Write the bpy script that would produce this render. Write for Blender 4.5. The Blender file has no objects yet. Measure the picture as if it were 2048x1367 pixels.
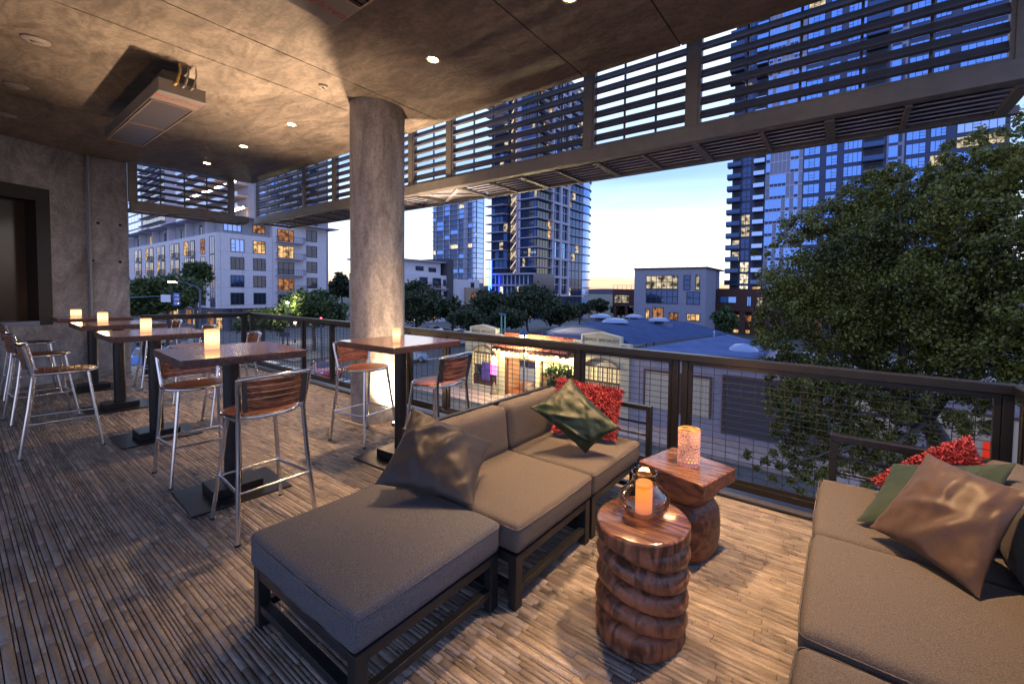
import bpy, math, random
import numpy as np
from mathutils import Vector, Matrix, noise
random.seed(7); rng = np.random.default_rng(7)
S = bpy.context.scene
R = math.radians
# ---------------------------------------------------------------- camera
EYE = np.array([0, 0, 1.56])
F_PX, YAW, PITCH, ROLL, SX, SY = 831.195, R(33.6395), R(2.0677), R(0.855), 114.0, -68.56
cy_, sy_ = math.cos(YAW), math.sin(YAW)
fw = np.array([-sy_*math.cos(PITCH), cy_*math.cos(PITCH), -math.sin(PITCH)])
r0 = np.array([cy_, sy_, 0.]); u0 = np.cross(r0, fw)
rt = r0*math.cos(ROLL)+u0*math.sin(ROLL); up = -r0*math.sin(ROLL)+u0*math.cos(ROLL)
cam = bpy.data.cameras.new('camera'); co = bpy.data.objects.new('camera', cam); S.collection.objects.link(co)
cam.sensor_width = 36; cam.lens = F_PX/2048*36; cam.shift_x = -SX/2048; cam.shift_y = SY/2048
cam.clip_start = .05; cam.clip_end = 6000
m = Matrix([[rt[i], up[i], -fw[i], EYE[i]] for i in range(3)]+[[0, 0, 0, 1]]); co.matrix_world = m
S.camera = co
def ray(x, y): return fw+rt*((x-1024-SX)/F_PX)-up*((y-683.5-SY)/F_PX)
def at(x, y, X=None, Y=None, Z=None, D=None):      # the point of the place seen at a spot of the photograph, on a known plane
    d = ray(x, y)
    t = D if D is not None else X/d[0] if X is not None else Y/d[1] if Y is not None else (Z-EYE[2])/d[2]
    return EYE+d*t
# ---------------------------------------------------------------- world, exposure
W = bpy.data.worlds.new('World'); S.world = W; W.use_nodes = True
nt = W.node_tree; N = nt.nodes; L = nt.links
bg = N['Background']; tc = N.new('ShaderNodeTexCoord'); sep = N.new('ShaderNodeSeparateXYZ'); L.new(tc.outputs['Generated'], sep.inputs[0])
def ramp(nt, stops, fac, interp='LINEAR'):
    r = nt.nodes.new('ShaderNodeValToRGB'); e = r.color_ramp.elements; r.color_ramp.interpolation = interp
    while len(e) < len(stops): e.new(.5)
    for i, (p, c) in enumerate(stops): e[i].position = p; e[i].color = (*c, 1) if len(c) == 3 else c
    if fac is not None: nt.links.new(fac, r.inputs[0])
    return r
nz = N.new('ShaderNodeTexNoise'); nz.inputs['Scale'].default_value = 3.5; nz.inputs['Detail'].default_value = 5
mp = N.new('ShaderNodeMapping'); mp.inputs['Scale'].default_value = (1, 1, 14); L.new(tc.outputs['Generated'], mp.inputs[0]); L.new(mp.outputs[0], nz.inputs[0])
ad = N.new('ShaderNodeMath'); ad.operation = 'MULTIPLY_ADD'; ad.inputs[1].default_value = .05; L.new(nz.outputs[0], ad.inputs[0])
sb = N.new('ShaderNodeMath'); sb.operation = 'SUBTRACT'; sb.inputs[1].default_value = .025; L.new(sep.outputs[2], sb.inputs[0]); L.new(sb.outputs[0], ad.inputs[2])
front = ramp(nt, [(0, (.30, .20, .19)), (.008, (.55, .33, .22)), (.026, (.74, .52, .34)), (.042, (.88, .84, .76)), (.10, (.72, .78, .84)), (.17, (.52, .66, .84)), (.27, (.22, .36, .68)), (.36, (.36, .48, .68)), (.5, (.55, .62, .72)), (.75, (.16, .26, .56))], ad.outputs[0])
back = ramp(nt, [(0, (.44, .44, .56)), (.15, (.33, .40, .66)), (.45, (.24, .34, .68)), (1, (.22, .30, .58))], sep.outputs[2])
vd = N.new('ShaderNodeVectorMath'); vd.operation = 'DOT_PRODUCT'; vd.inputs[1].default_value = (-.48, .877, 0); L.new(tc.outputs['Generated'], vd.inputs[0])
mr = N.new('ShaderNodeMapRange'); mr.interpolation_type = 'SMOOTHSTEP'; mr.inputs[1].default_value = -.15; mr.inputs[2].default_value = .55; L.new(vd.outputs['Value'], mr.inputs[0])
mx = N.new('ShaderNodeMix'); mx.data_type = 'RGBA'; L.new(mr.outputs[0], mx.inputs[0]); L.new(back.outputs[0], mx.inputs[6]); L.new(front.outputs[0], mx.inputs[7])
L.new(mx.outputs[2], bg.inputs[0]); bg.inputs[1].default_value = 1.0
S.view_settings.view_transform = 'Standard'; S.view_settings.look = 'None'; S.view_settings.exposure = 1.12; S.view_settings.gamma = 1
S.cycles.use_denoising = True; S.cycles.max_bounces = 8; S.cycles.transparent_max_bounces = 24; S.cycles.sample_clamp_indirect = 4
S.cycles.caustics_reflective = False; S.cycles.caustics_refractive = False
# ---------------------------------------------------------------- materials
MATS = {}
def M(name, col=(.5, .5, .5), rough=.6, metal=0., scale=0, var=.25, bump=0., bscale=None, emit=None, estr=1., stretch=(1, 1, 1), col2=None, island=0., coords='Object', spec=None, trans=0., ior=None, alpha=None, detail=6, coat=0.):
    if name in MATS: return MATS[name]
    m = bpy.data.materials.new(name); m.use_nodes = True; t = m.node_tree; n = t.nodes; l = t.links; b = n['Principled BSDF']
    b.inputs['Base Color'].default_value = (*col, 1); b.inputs['Roughness'].default_value = rough; b.inputs['Metallic'].default_value = metal
    if spec is not None: b.inputs['Specular IOR Level'].default_value = spec
    if trans: b.inputs['Transmission Weight'].default_value = trans
    if ior: b.inputs['IOR'].default_value = ior
    if coat: b.inputs['Coat Weight'].default_value = coat; b.inputs['Coat Roughness'].default_value = .08
    if emit: b.inputs['Emission Color'].default_value = (*emit, 1); b.inputs['Emission Strength'].default_value = estr
    last = None
    if scale or bump:
        tcn = n.new('ShaderNodeTexCoord'); mpn = n.new('ShaderNodeMapping'); mpn.inputs['Scale'].default_value = stretch
        l.new(tcn.outputs[coords], mpn.inputs[0])
    if scale:
        a = n.new('ShaderNodeTexNoise'); a.inputs['Scale'].default_value = scale; a.inputs['Detail'].default_value = detail; a.inputs['Roughness'].default_value = .65
        l.new(mpn.outputs[0], a.inputs[0])
        c2 = col2 or tuple(c*(1-var) for c in col); c1 = col if col2 else tuple(min(1, c*(1+var)) for c in col)
        rp = ramp(t, [(.3, c2), (.7, c1)], a.outputs[0]); last = rp.outputs[0]
    if island:
        g = n.new('ShaderNodeNewGeometry'); mrn = n.new('ShaderNodeMapRange'); mrn.inputs[3].default_value = 1-island; mrn.inputs[4].default_value = 1+island
        l.new(g.outputs['Random Per Island'], mrn.inputs[0])
        vm = n.new('ShaderNodeVectorMath'); vm.operation = 'MULTIPLY'
        if last: l.new(last, vm.inputs[0])
        else: vm.inputs[0].default_value = col
        l.new(mrn.outputs[0], vm.inputs[1]); last = vm.outputs[0]
    if last: l.new(last, b.inputs['Base Color'])
    if bump:
        a = n.new('ShaderNodeTexNoise'); a.inputs['Scale'].default_value = bscale or scale*3; a.inputs['Detail'].default_value = 5; l.new(mpn.outputs[0], a.inputs[0])
        bp = n.new('ShaderNodeBump'); bp.inputs['Strength'].default_value = bump; bp.inputs['Distance'].default_value = .01
        l.new(a.outputs[0], bp.inputs['Height']); l.new(bp.outputs[0], b.inputs['Normal'])
    MATS[name] = m; return m
def emis(name, col, s, scale=0, lo=.3):
    if name in MATS: return MATS[name]
    m = bpy.data.materials.new(name); m.use_nodes = True; t = m.node_tree; n = t.nodes; n.remove(n['Principled BSDF'])
    e = n.new('ShaderNodeEmission'); e.inputs[0].default_value = (*col, 1); e.inputs[1].default_value = s; t.links.new(e.outputs[0], n['Material Output'].inputs[0])
    if scale:
        tcn = n.new('ShaderNodeTexCoord'); a = n.new('ShaderNodeTexNoise'); a.inputs['Scale'].default_value = scale; a.inputs['Detail'].default_value = 3
        t.links.new(tcn.outputs['Object'], a.inputs[0]); rp = ramp(t, [(.38, tuple(c*lo*.5 for c in col)), (.5, tuple(c*.6 for c in col)), (.62, col)], a.outputs[0]); t.links.new(rp.outputs[0], e.inputs[0])
    MATS[name] = m; return m
def wood(name, dark, light, rough, axis=0, sc=6., island=0., bump=.2, coat=0., ring=0., sq=.12):
    m = bpy.data.materials.new(name); m.use_nodes = True; t = m.node_tree; n = t.nodes; l = t.links; b = n['Principled BSDF']
    tcn = n.new('ShaderNodeTexCoord'); mpn = n.new('ShaderNodeMapping'); s = [sc, sc, sc]; s[axis] = sc*sq; mpn.inputs['Scale'].default_value = s
    l.new(tcn.outputs['Object'], mpn.inputs[0])
    a = n.new('ShaderNodeTexNoise'); a.inputs['Scale'].default_value = 5; a.inputs['Detail'].default_value = 8; a.inputs['Distortion'].default_value = .8+ring; l.new(mpn.outputs[0], a.inputs[0])
    rp = ramp(t, [(.28, tuple(c*.45 for c in dark)), (.42, dark), (.62, light), (.75, tuple(c*.8 for c in light))], a.outputs[0]); last = rp.outputs[0]
    if island:
        g = n.new('ShaderNodeNewGeometry'); mrn = n.new('ShaderNodeMapRange'); mrn.inputs[3].default_value = 1-island; mrn.inputs[4].default_value = 1+island
        l.new(g.outputs['Random Per Island'], mrn.inputs[0]); vm = n.new('ShaderNodeVectorMath'); vm.operation = 'MULTIPLY'; l.new(last, vm.inputs[0]); l.new(mrn.outputs[0], vm.inputs[1]); last = vm.outputs[0]
    l.new(last, b.inputs['Base Color']); b.inputs['Roughness'].default_value = rough
    rr = ramp(t, [(.3, (rough*.7,)*3), (.7, (min(1, rough*1.5),)*3)], a.outputs[0]); l.new(rr.outputs[0], b.inputs['Roughness'])
    if coat: b.inputs['Coat Weight'].default_value = coat; b.inputs['Coat Roughness'].default_value = .15
    bp = n.new('ShaderNodeBump'); bp.inputs['Strength'].default_value = bump; bp.inputs['Distance'].default_value = .006; l.new(a.outputs[0], bp.inputs['Height']); l.new(bp.outputs[0], b.inputs['Normal'])
    MATS[name] = m; return m
def concrete(name, col, streak=None, rough=.75, scale=1., bump=.25, shine=False, stain=0.):
    m = bpy.data.materials.new(name); m.use_nodes = True; t = m.node_tree; n = t.nodes; l = t.links; b = n['Principled BSDF']
    tcn = n.new('ShaderNodeTexCoord'); mpn = n.new('ShaderNodeMapping'); mpn.inputs['Scale'].default_value = streak or (1, 1, 1); l.new(tcn.outputs['Object'], mpn.inputs[0])
    a = n.new('ShaderNodeTexNoise'); a.inputs['Scale'].default_value = 1.3*scale; a.inputs['Detail'].default_value = 9; a.inputs['Roughness'].default_value = .68; a.inputs['Distortion'].default_value = .6; l.new(mpn.outputs[0], a.inputs[0])
    f = n.new('ShaderNodeTexNoise'); f.inputs['Scale'].default_value = 26*scale; f.inputs['Detail'].default_value = 6; l.new(tcn.outputs['Object'], f.inputs[0])
    r1 = ramp(t, [(.3, tuple(c*.42 for c in col)), (.47, tuple(c*.85 for c in col)), (.6, col), (.78, tuple(min(1, c*1.35) for c in col))], a.outputs[0])
    r2 = ramp(t, [(.25, (.7,)*3), (.6, (1,)*3)], f.outputs[0]); vm = n.new('ShaderNodeVectorMath'); vm.operation = 'MULTIPLY'; l.new(r1.outputs[0], vm.inputs[0]); l.new(r2.outputs[0], vm.inputs[1])
    last = vm.outputs[0]
    if stain:
        for sc_, ds, lo_, hi_ in ((.55, 2.2, .30, .62), (2.4, 3.0, .36, .58)):
            q_ = n.new('ShaderNodeTexNoise'); q_.inputs['Scale'].default_value = sc_; q_.inputs['Detail'].default_value = 10; q_.inputs['Roughness'].default_value = .72; q_.inputs['Distortion'].default_value = ds; l.new(mpn.outputs[0], q_.inputs[0])
            r3 = ramp(t, [(lo_, (1-stain, 1-stain, 1-stain*.95)), ((lo_+hi_)/2, (1-stain*.35,)*3), (hi_, (1.12,)*3)], q_.outputs[0]); v2 = n.new('ShaderNodeVectorMath'); v2.operation = 'MULTIPLY'; l.new(last, v2.inputs[0]); l.new(r3.outputs[0], v2.inputs[1]); last = v2.outputs[0]
    l.new(last, b.inputs['Base Color'])
    rr = ramp(t, [(.3, (rough*.6 if shine else rough,)*3), (.7, (min(1, rough*1.2),)*3)], a.outputs[0]); l.new(rr.outputs[0], b.inputs['Roughness'])
    s = n.new('ShaderNodeMath'); s.operation = 'MULTIPLY_ADD'; s.inputs[1].default_value = .35; l.new(f.outputs[0], s.inputs[0]); l.new(a.outputs[0], s.inputs[2])
    bp = n.new('ShaderNodeBump'); bp.inputs['Strength'].default_value = bump; bp.inputs['Distance'].default_value = .02; l.new(s.outputs[0], bp.inputs['Height']); l.new(bp.outputs[0], b.inputs['Normal'])
    MATS[name] = m; return m
def leafmat(name, c1, c2, trans=.25):
    m = bpy.data.materials.new(name); m.use_nodes = True; t = m.node_tree; n = t.nodes; l = t.links; b = n['Principled BSDF']
    g = n.new('ShaderNodeNewGeometry'); tcn = n.new('ShaderNodeTexCoord'); a = n.new('ShaderNodeTexNoise'); a.inputs['Scale'].default_value = .9; a.inputs['Detail'].default_value = 2; l.new(tcn.outputs['Object'], a.inputs[0])
    s = n.new('ShaderNodeMath'); s.operation = 'MULTIPLY_ADD'; s.inputs[1].default_value = .45; l.new(g.outputs['Random Per Island'], s.inputs[0])
    q = n.new('ShaderNodeMath'); q.operation = 'SUBTRACT'; q.inputs[1].default_value = .22; l.new(a.outputs[0], q.inputs[0]); l.new(q.outputs[0], s.inputs[2])
    rp = ramp(t, [(.2, c1), (.75, c2)], s.outputs[0]); l.new(rp.outputs[0], b.inputs['Base Color']); b.inputs['Roughness'].default_value = .5
    tr = n.new('ShaderNodeBsdfTranslucent'); l.new(rp.outputs[0], tr.inputs[0]); ms = n.new('ShaderNodeMixShader'); ms.inputs[0].default_value = trans
    l.new(b.outputs[0], ms.inputs[1]); l.new(tr.outputs[0], ms.inputs[2]); l.new(ms.outputs[0], n['Material Output'].inputs[0]); MATS[name] = m; return m
# ---------------------------------------------------------------- mesh helpers
C = S.collection
class MB:
    def __init__(s): s.v = []; s.f = []; s.mi = []; s.mats = []
    def m(s, mat):
        if mat not in s.mats: s.mats.append(mat)
        return s.mats.index(mat)
    def add(s, vs, fs, mat):
        k = len(s.v); i = s.m(mat); s.v += [tuple(map(float, p)) for p in vs]; s.f += [tuple(k+j for j in f) for f in fs]; s.mi += [i]*len(fs); return s
    def box(s, a, b, mat, top=1., ):
        x0, y0, z0 = a; x1, y1, z1 = b
        if x0 > x1: x0, x1 = x1, x0
        if y0 > y1: y0, y1 = y1, y0
        if z0 > z1: z0, z1 = z1, z0
        return s.add([(x0, y0, z0), (x1, y0, z0), (x1, y1, z0), (x0, y1, z0), (x0, y0, z1), (x1, y0, z1), (x1, y1, z1), (x0, y1, z1)],
                     [(3, 2, 1, 0), (4, 5, 6, 7), (0, 1, 5, 4), (1, 2, 6, 5), (2, 3, 7, 6), (3, 0, 4, 7)], mat)
    def bar(s, p, q, w, h, mat, upv=(0, 0, 1)):
        p = Vector(p); q = Vector(q); d = (q-p).normalized(); u = Vector(upv)
        if abs(d.dot(u)) > .98: u = Vector((0, 1, 0))
        x = d.cross(u).normalized(); z = x.cross(d)
        c = [x*a*w/2+z*b*h/2 for a, b in ((-1, -1), (1, -1), (1, 1), (-1, 1))]
        return s.add([p+k for k in c]+[q+k for k in c], [(3, 2, 1, 0), (4, 5, 6, 7), (0, 1, 5, 4), (1, 2, 6, 5), (2, 3, 7, 6), (3, 0, 4, 7)], mat)
    def tube(s, pts, r, mat, n=10, closed=False, cap=True):
        P = [Vector(p) for p in pts]; k = len(P); rs = r if isinstance(r, (list, tuple)) else [r]*k
        prev = None; vs = []
        for i in range(k):
            d = (P[(i+1) % k]-P[i-1]) if closed else (P[min(i+1, k-1)]-P[max(i-1, 0)])
            d.normalize()
            if prev is None: a = d.orthogonal().normalized()
            else:
                a = prev-d*prev.dot(d)
                a = a.normalized() if a.length > 1e-6 else d.orthogonal().normalized()
            prev = a; b = d.cross(a)
            vs += [P[i]+(a*math.cos(2*math.pi*j/n)+b*math.sin(2*math.pi*j/n))*rs[i] for j in range(n)]
        fs = []
        for i in range(k if closed else k-1):
            for j in range(n): fs.append((i*n+j, i*n+(j+1) % n, ((i+1) % k)*n+(j+1) % n, ((i+1) % k)*n+j))
        if cap and not closed: fs += [tuple(range(n-1, -1, -1)), tuple((k-1)*n+j for j in range(n))]
        return s.add(vs, fs, mat)
    def lathe(s, prof, mat, n=24, c=(0, 0, 0), closed=False):
        vs = [(c[0]+r*math.cos(2*math.pi*j/n), c[1]+r*math.sin(2*math.pi*j/n), c[2]+z) for r, z in prof for j in range(n)]
        fs = [(i*n+j, i*n+(j+1) % n, (i+1)*n+(j+1) % n, (i+1)*n+j) for i in range(len(prof)-1) for j in range(n)]
        fs += [tuple(range(n-1, -1, -1)), tuple((len(prof)-1)*n+j for j in range(n))] if not closed else [((len(prof)-1)*n+j, (len(prof)-1)*n+(j+1) % n, (j+1) % n, j) for j in range(n)]
        return s.add(vs, fs, mat)
    def prism(s, poly, axis, a, b, mat):               # polygon (u, v) extruded along axis 'x' or 'y' or 'z'
        def P(u, v, w): return {'x': (w, u, v), 'y': (u, w, v), 'z': (u, v, w)}[axis]
        n = len(poly); vs = [P(u, v, a) for u, v in poly]+[P(u, v, b) for u, v in poly]
        return s.add(vs, [tuple(range(n)), tuple(range(2*n-1, n-1, -1))]+[((i+1) % n, i, n+i, n+(i+1) % n) for i in range(n)], mat)
    def build(s, name, parent=None, smooth=None, bevel=0, seg=2, local=False):
        me = bpy.data.meshes.new(name); o0 = Vector((0, 0, 0))
        if parent is not None and not local:
            q = parent
            while q is not None: o0 = o0+q.location; q = q.parent
        me.from_pydata([(p[0]-o0[0], p[1]-o0[1], p[2]-o0[2]) for p in s.v], [], s.f)
        for mt in s.mats: me.materials.append(mt)
        me.polygons.foreach_set('material_index', s.mi)
        me.update()
        import bmesh
        bm = bmesh.new(); bm.from_mesh(me); bmesh.ops.recalc_face_normals(bm, faces=bm.faces); bm.to_mesh(me); bm.free()
        if smooth is not None:
            me.polygons.foreach_set('use_smooth', [True]*len(me.polygons)); me.set_sharp_from_angle(angle=R(smooth))
        o = bpy.data.objects.new(name, me); C.objects.link(o); o.parent = parent
        if bevel:
            bv = o.modifiers.new('Bevel', 'BEVEL'); bv.width = bevel; bv.segments = seg; bv.limit_method = 'ANGLE'
        return o
def tag(o, label=None, cat=None, group=None, kind=None):
    if label: o['label'] = label
    if cat: o['category'] = cat
    if group: o['group'] = group
    if kind: o['kind'] = kind
    return o
def thing(name, label, cat, loc=(0, 0, 0), rz=0, group=None):
    o = bpy.data.objects.new(name, None); C.objects.link(o); o.location = loc; o.rotation_euler = (0, 0, rz); o.empty_display_size = .1
    return tag(o, label, cat, group)
def copy_tree(o, parent=None):
    c = o.copy(); C.objects.link(c); c.parent = parent
    for ch in [k for k in KIDS(o)]: copy_tree(ch, c)
    return c
def KIDS(o): return [k for k in list(C.objects) if k.parent == o]
def struct(o): o['kind'] = 'structure'; return o
def rawmesh(name, V, Fc, mat, parent=None, smooth=False):     # V (n,3) array, Fc (m,4) or (m,3) int array
    me = bpy.data.meshes.new(name); k = Fc.shape[1]
    if parent is not None: V = V-np.array(parent.location)
    me.vertices.add(len(V)); me.vertices.foreach_set('co', V.astype('f').ravel()); me.loops.add(Fc.size); me.loops.foreach_set('vertex_index', Fc.astype('i').ravel())
    me.polygons.add(len(Fc)); me.polygons.foreach_set('loop_start', np.arange(0, Fc.size, k, dtype='i')); me.polygons.foreach_set('loop_total', np.full(len(Fc), k, 'i'))
    if smooth: me.polygons.foreach_set('use_smooth', np.ones(len(Fc), bool))
    me.materials.append(mat); me.update(); me.validate(); o = bpy.data.objects.new(name, me); C.objects.link(o); o.parent = parent; return o
# ---------------------------------------------------------------- material palette
CEIL = concrete('ceiling_concrete', (.27, .23, .20), streak=(.55, 1.4, 1), rough=.58, scale=1.1, bump=.6, shine=True, stain=.38)
COL = concrete('column_concrete', (.48, .45, .43), streak=(1.6, 1.6, .45), rough=.8, scale=1.3, stain=.26)
WALLC = concrete('wall_concrete', (.42, .43, .47), streak=(1, 1, .5), rough=.8, scale=1.2, stain=.28)
STEEL = M('painted_grey_steel', (.20, .19, .19), .5, .25, scale=9, var=.12)
SLAT = M('slat_metal', (.10, .10, .125), .45, .3, scale=7, var=.15)
SOFF = M('corrugated_soffit', (.58, .62, .78), .5, .0, scale=3, var=.12)
DARKSOF = M('soffit_backing', (.38, .41, .52), .8)
RAIL = M('rail_black_paint', (.022, .021, .021), .38, .3, scale=12, var=.2)
WIRE = M('wire_mesh_paint', (.05, .048, .045), .45, .5)
ALU = M('polished_aluminium', (.74, .74, .76), .16, 1., scale=30, var=.06, bump=.02, bscale=40)
IRON = M('black_table_iron', (.018, .018, .02), .35, .2, scale=20, var=.3)
SEATW = wood('teak_red_brown', (.13, .040, .018), (.33, .115, .05), .38, axis=0, sc=9, island=.22, coat=.2)
STONE = M('tabletop_stone', (.21, .10, .07), .19, 0, scale=22, col2=(.05, .028, .026), bump=.06, bscale=60, coat=.4)
STONE_E = M('tabletop_edge_stone', (.16, .085, .07), .5, 0, scale=40, col2=(.045, .025, .025), bump=.5, bscale=70)
FRAME = M('sofa_frame_metal', (.030, .032, .036), .38, .4, scale=15, var=.2)
def fabric(name, c, c2):
    m = M(name, c, .92, 0, scale=260, col2=c2, bump=.35, bscale=420, detail=2); return m
FAB1 = fabric('taupe_woven_fabric', (.165, .142, .125), (.062, .054, .048))
FAB2 = fabric('slate_woven_fabric', (.16, .16, .18), (.042, .043, .052))
def satin(name, c, r=.3, sheen=.5):
    m = M(name, c, r, .0, scale=60, var=.12, bump=.05, bscale=300)
    b = m.node_tree.nodes['Principled BSDF']; b.inputs['Sheen Weight'].default_value = sheen; b.inputs['Specular IOR Level'].default_value = .42; b.inputs['Anisotropic'].default_value = .5; return m
BROWN = satin('brown_satin', (.027, .022, .022), .5, .1); GREEN = satin('green_satin', (.006, .020, .008), .46, .05); GREEN2 = satin('dull_green_cotton', (.022, .045, .030), .75, .1)
BRONZE = satin('bronze_faux_leather', (.088, .054, .037), .5, .05)
RED = M('red_shag', (.38, .05, .055), .7, island=.55); RED2 = M('red_shag_core', (.28, .02, .025), .9)
TEAK = wood('carved_root_wood', (.115, .045, .024), (.34, .13, .065), .42, axis=2, sc=2.4, bump=.22, coat=.15, sq=.3, ring=1.5)
TEAK2 = wood('block_wood', (.12, .048, .026), (.34, .135, .07), .45, axis=0, sc=2.6, bump=.3, coat=.08, ring=1.2)
GLASSD = M('dark_window_glass', (.02, .03, .05), .04, 0, spec=1.)
GLASSB = M('blue_sky_glass', (.18, .36, .76), .06, .85)
GLASSL = M('pale_sky_glass', (.45, .62, .95), .08, .6)
GLASSN = M('navy_glass', (.045, .085, .20), .06, .7)
LITW = emis('lit_room_warm', (1, .60, .26), .6, scale=1.2); LITO = emis('lit_room_orange', (1, .42, .18), .26, scale=1.5); LITY = emis('lit_room_white', (1, .86, .6), .85, scale=1.5); LITD = emis('dim_room_white', (1, .82, .55), .42, scale=.9, lo=.1)
WHITEW = M('white_stucco', (.60, .59, .65), .85, scale=2, var=.08, bump=.1, bscale=30)
GREYW = M('grey_render', (.30, .31, .36), .85, scale=2, var=.12)
DARKW = M('charcoal_panel', (.06, .062, .08), .7, scale=2, var=.15)
NAVYW = M('navy_cladding', (.030, .050, .13), .6, scale=.5, var=.12)
FRAMEW = M('window_frame_dark', (.03, .03, .04), .5); FRAMEL = M('pale_mullion', (.5, .54, .68), .5)
SLAB = M('pale_slab_edge', (.36, .36, .46), .7, scale=2, var=.1)
CREAM = M('cream_stucco', (.46, .41, .27), .85, scale=3, var=.1, bump=.15, bscale=30)
LAV = M('lavender_grey_wall', (.25, .225, .26), .85, scale=2, var=.14, bump=.15, bscale=25)
TILE = M('clay_roof_tile', (.42, .12, .05), .7, island=.35, scale=6, var=.2)
ROOFB = M('blue_membrane_roof', (.045, .075, .17), .95, scale=1.2, var=.2, spec=.1)
ASPH = M('asphalt', (.06, .06, .066), .8, scale=3, var=.3, bump=.2, bscale=40)
WALKP = M('pink_pavement', (.30, .225, .20), .85, scale=2.5, var=.2, bump=.15, bscale=20)
WALKG = M('grey_pavement', (.12, .12, .12), .85, scale=2.5, var=.2); PAINT = M('road_paint', (.75, .75, .72), .7, scale=8, var=.15)
LEAF_N = leafmat('near_leaf', (.014, .021, .004), (.24, .24, .045)); LEAF_D = leafmat('dark_leaf', (.012, .022, .011), (.06, .085, .030)); LEAF_M = leafmat('mid_leaf', (.016, .034, .014), (.085, .13, .04))  # near leaf's light tone paints lamp highlights into the foliage colour
BARK = M('bark', (.075, .065, .065), .9, scale=8, var=.35, bump=.5, bscale=25)
BRICK = M('dark_red_brick', (.075, .032, .026), .85, scale=4, var=.25)
POLE = M('blue_grey_pole', (.06, .08, .14), .45, .5)
# ---------------------------------------------------------------- terrace setting
XR, XL, YF = .85, -9.95, 3.4; ZC = 3.73
# deck of narrow stone strips laid as real pieces
V = []; Fq = []
def strip(x0, x1, y0, y1, z):
    k = len(V); b = .0012
    V.extend([(x0, y0, -.004), (x1, y0, -.004), (x1, y1, -.004), (x0, y1, -.004), (x0+b, y0+b, z), (x1-b, y0+b, z), (x1-b, y1-b, z), (x0+b, y1-b, z)])
    Fq.extend([(k+4, k+5, k+6, k+7), (k, k+1, k+5, k+4), (k+1, k+2, k+6, k+5), (k+2, k+3, k+7, k+6), (k+3, k, k+4, k+7)])
y = -2.6
while y < YF-.11:
    w = random.choice([.012, .014, .017, .020, .024, .028, .036]); x = -11.6+random.random()*.3
    while x < XR-.02:
        ln = random.choice([.10, .18, .26, .36, .5]); x1 = min(x+ln, XR-.02)
        if x1-x > .03 and not (x1 < -2.5 and y < x1*.0-2.2): strip(x, x1-.0025, y, y+w-.0028, random.uniform(-.0008, .0032))
        x = x1
    y += w
DECK = concrete('slate_strip', (.375, .325, .285), streak=(1, 1.6, 1), rough=.42, scale=5., bump=.28)
t = DECK.node_tree; g = t.nodes.new('ShaderNodeNewGeometry'); rp = ramp(t, [(0, (.62, .60, .60)), (.3, (.84, .83, .82)), (.7, (1.0, .98, .96)), (1, (1.22, 1.18, 1.1))], g.outputs['Random Per Island'])
vm = t.nodes.new('ShaderNodeVectorMath'); vm.operation = 'MULTIPLY'; b = t.nodes['Principled BSDF']; src = b.inputs['Base Color'].links[0].from_socket
t.links.new(src, vm.inputs[0]); t.links.new(rp.outputs[0], vm.inputs[1]); t.links.new(vm.outputs[0], b.inputs['Base Color'])
struct(rawmesh('floor', np.array(V), np.array(Fq), DECK))
q = MB(); q.box((-11.8, -4.2, -.35), (XR+.05, YF+.07, -.0045), M('deck_substrate', (.055, .05, .048), .9)); struct(q.build('floor_base'))
# ceiling panels with open joints
js = [-10.4, -8.03, -7.2, -5.12, -4.4, -2.26, -1.27, 1.6]
M('joint_black', (.01, .01, .01), .9)
q2 = MB()
for a, b in zip(js[:-1], js[1:]):
    q2.box((a+.006, -4.2, ZC), (b-.006, 3.62, ZC+.22), CEIL)
q2.box((-10.39, -4.19, ZC+.05), (1.59, 3.6, ZC+.26), MATS['joint_black']); q2.box((-12.6, -4.2, ZC+.001), (-10.401, 1.83, ZC+.22), CEIL); struct(q2.build('ceiling'))
# left wall, turned off the grid, with its window
PW = at(180, 749, X=-10.7); wd = np.array([-.447, .894]); n2 = np.array([.894, .447])
def wp(s, o, z): return (PW[0]-wd[0]*s+n2[0]*o, PW[1]-wd[1]*s+n2[1]*o, z)       # s metres back along the wall, o metres proud of it
def wbox(q, s0, s1, o0, o1, z0, z1, mat):
    q.add([wp(s0, o0, z0), wp(s1, o0, z0), wp(s1, o1, z0), wp(s0, o1, z0), wp(s0, o0, z1), wp(s1, o0, z1), wp(s1, o1, z1), wp(s0, o1, z1)], [(3, 2, 1, 0), (4, 5, 6, 7), (0, 1, 5, 4), (1, 2, 6, 5), (2, 3, 7, 6), (3, 0, 4, 7)], mat)
wt = thing('wall', 'dark concrete wall holding the black window, left end of the terrace', 'wall', wp(0, 0, 0))
q = MB(); s1, s2 = .45, 3.4; zs, zt = .93, 3.05
wbox(q, 0, s1, -.3, 0, 0, ZC, WALLC); wbox(q, s1, s2, -.3, 0, 0, zs, WALLC); wbox(q, s1, s2, -.3, 0, zt, ZC, WALLC); wbox(q, s2, 5.2, -.3, 0, 0, ZC, WALLC); q.build('wall_panel', wt)
q = MB(); wbox(q, s1, s2, -.26, -.20, zs, zt, M('tinted_glass', (.05, .038, .032), .16, .3, spec=.5)); q.build('pane', wt)
q = MB(); bf = M('dark_bronze_frame', (.035, .026, .022), .4, .4)
wbox(q, s1, s1+.16, -.2, .012, zs, zt, bf); wbox(q, s1+.16, s2, -.2, .012, zt-.2, zt, bf); wbox(q, s1+.16, s2, -.2, .02, zs, zs+.07, M('sill_steel', (.25, .26, .33), .3, .8)); wbox(q, s1+.95, s1+1.02, -.2, -.05, zs+.07, zt-.2, bf); q.build('window_frame', wt)
pr = thing('pier', 'mottled concrete pier between the dark wall and the left railing', 'pier', (-10.7, 1.5, 0))
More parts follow.
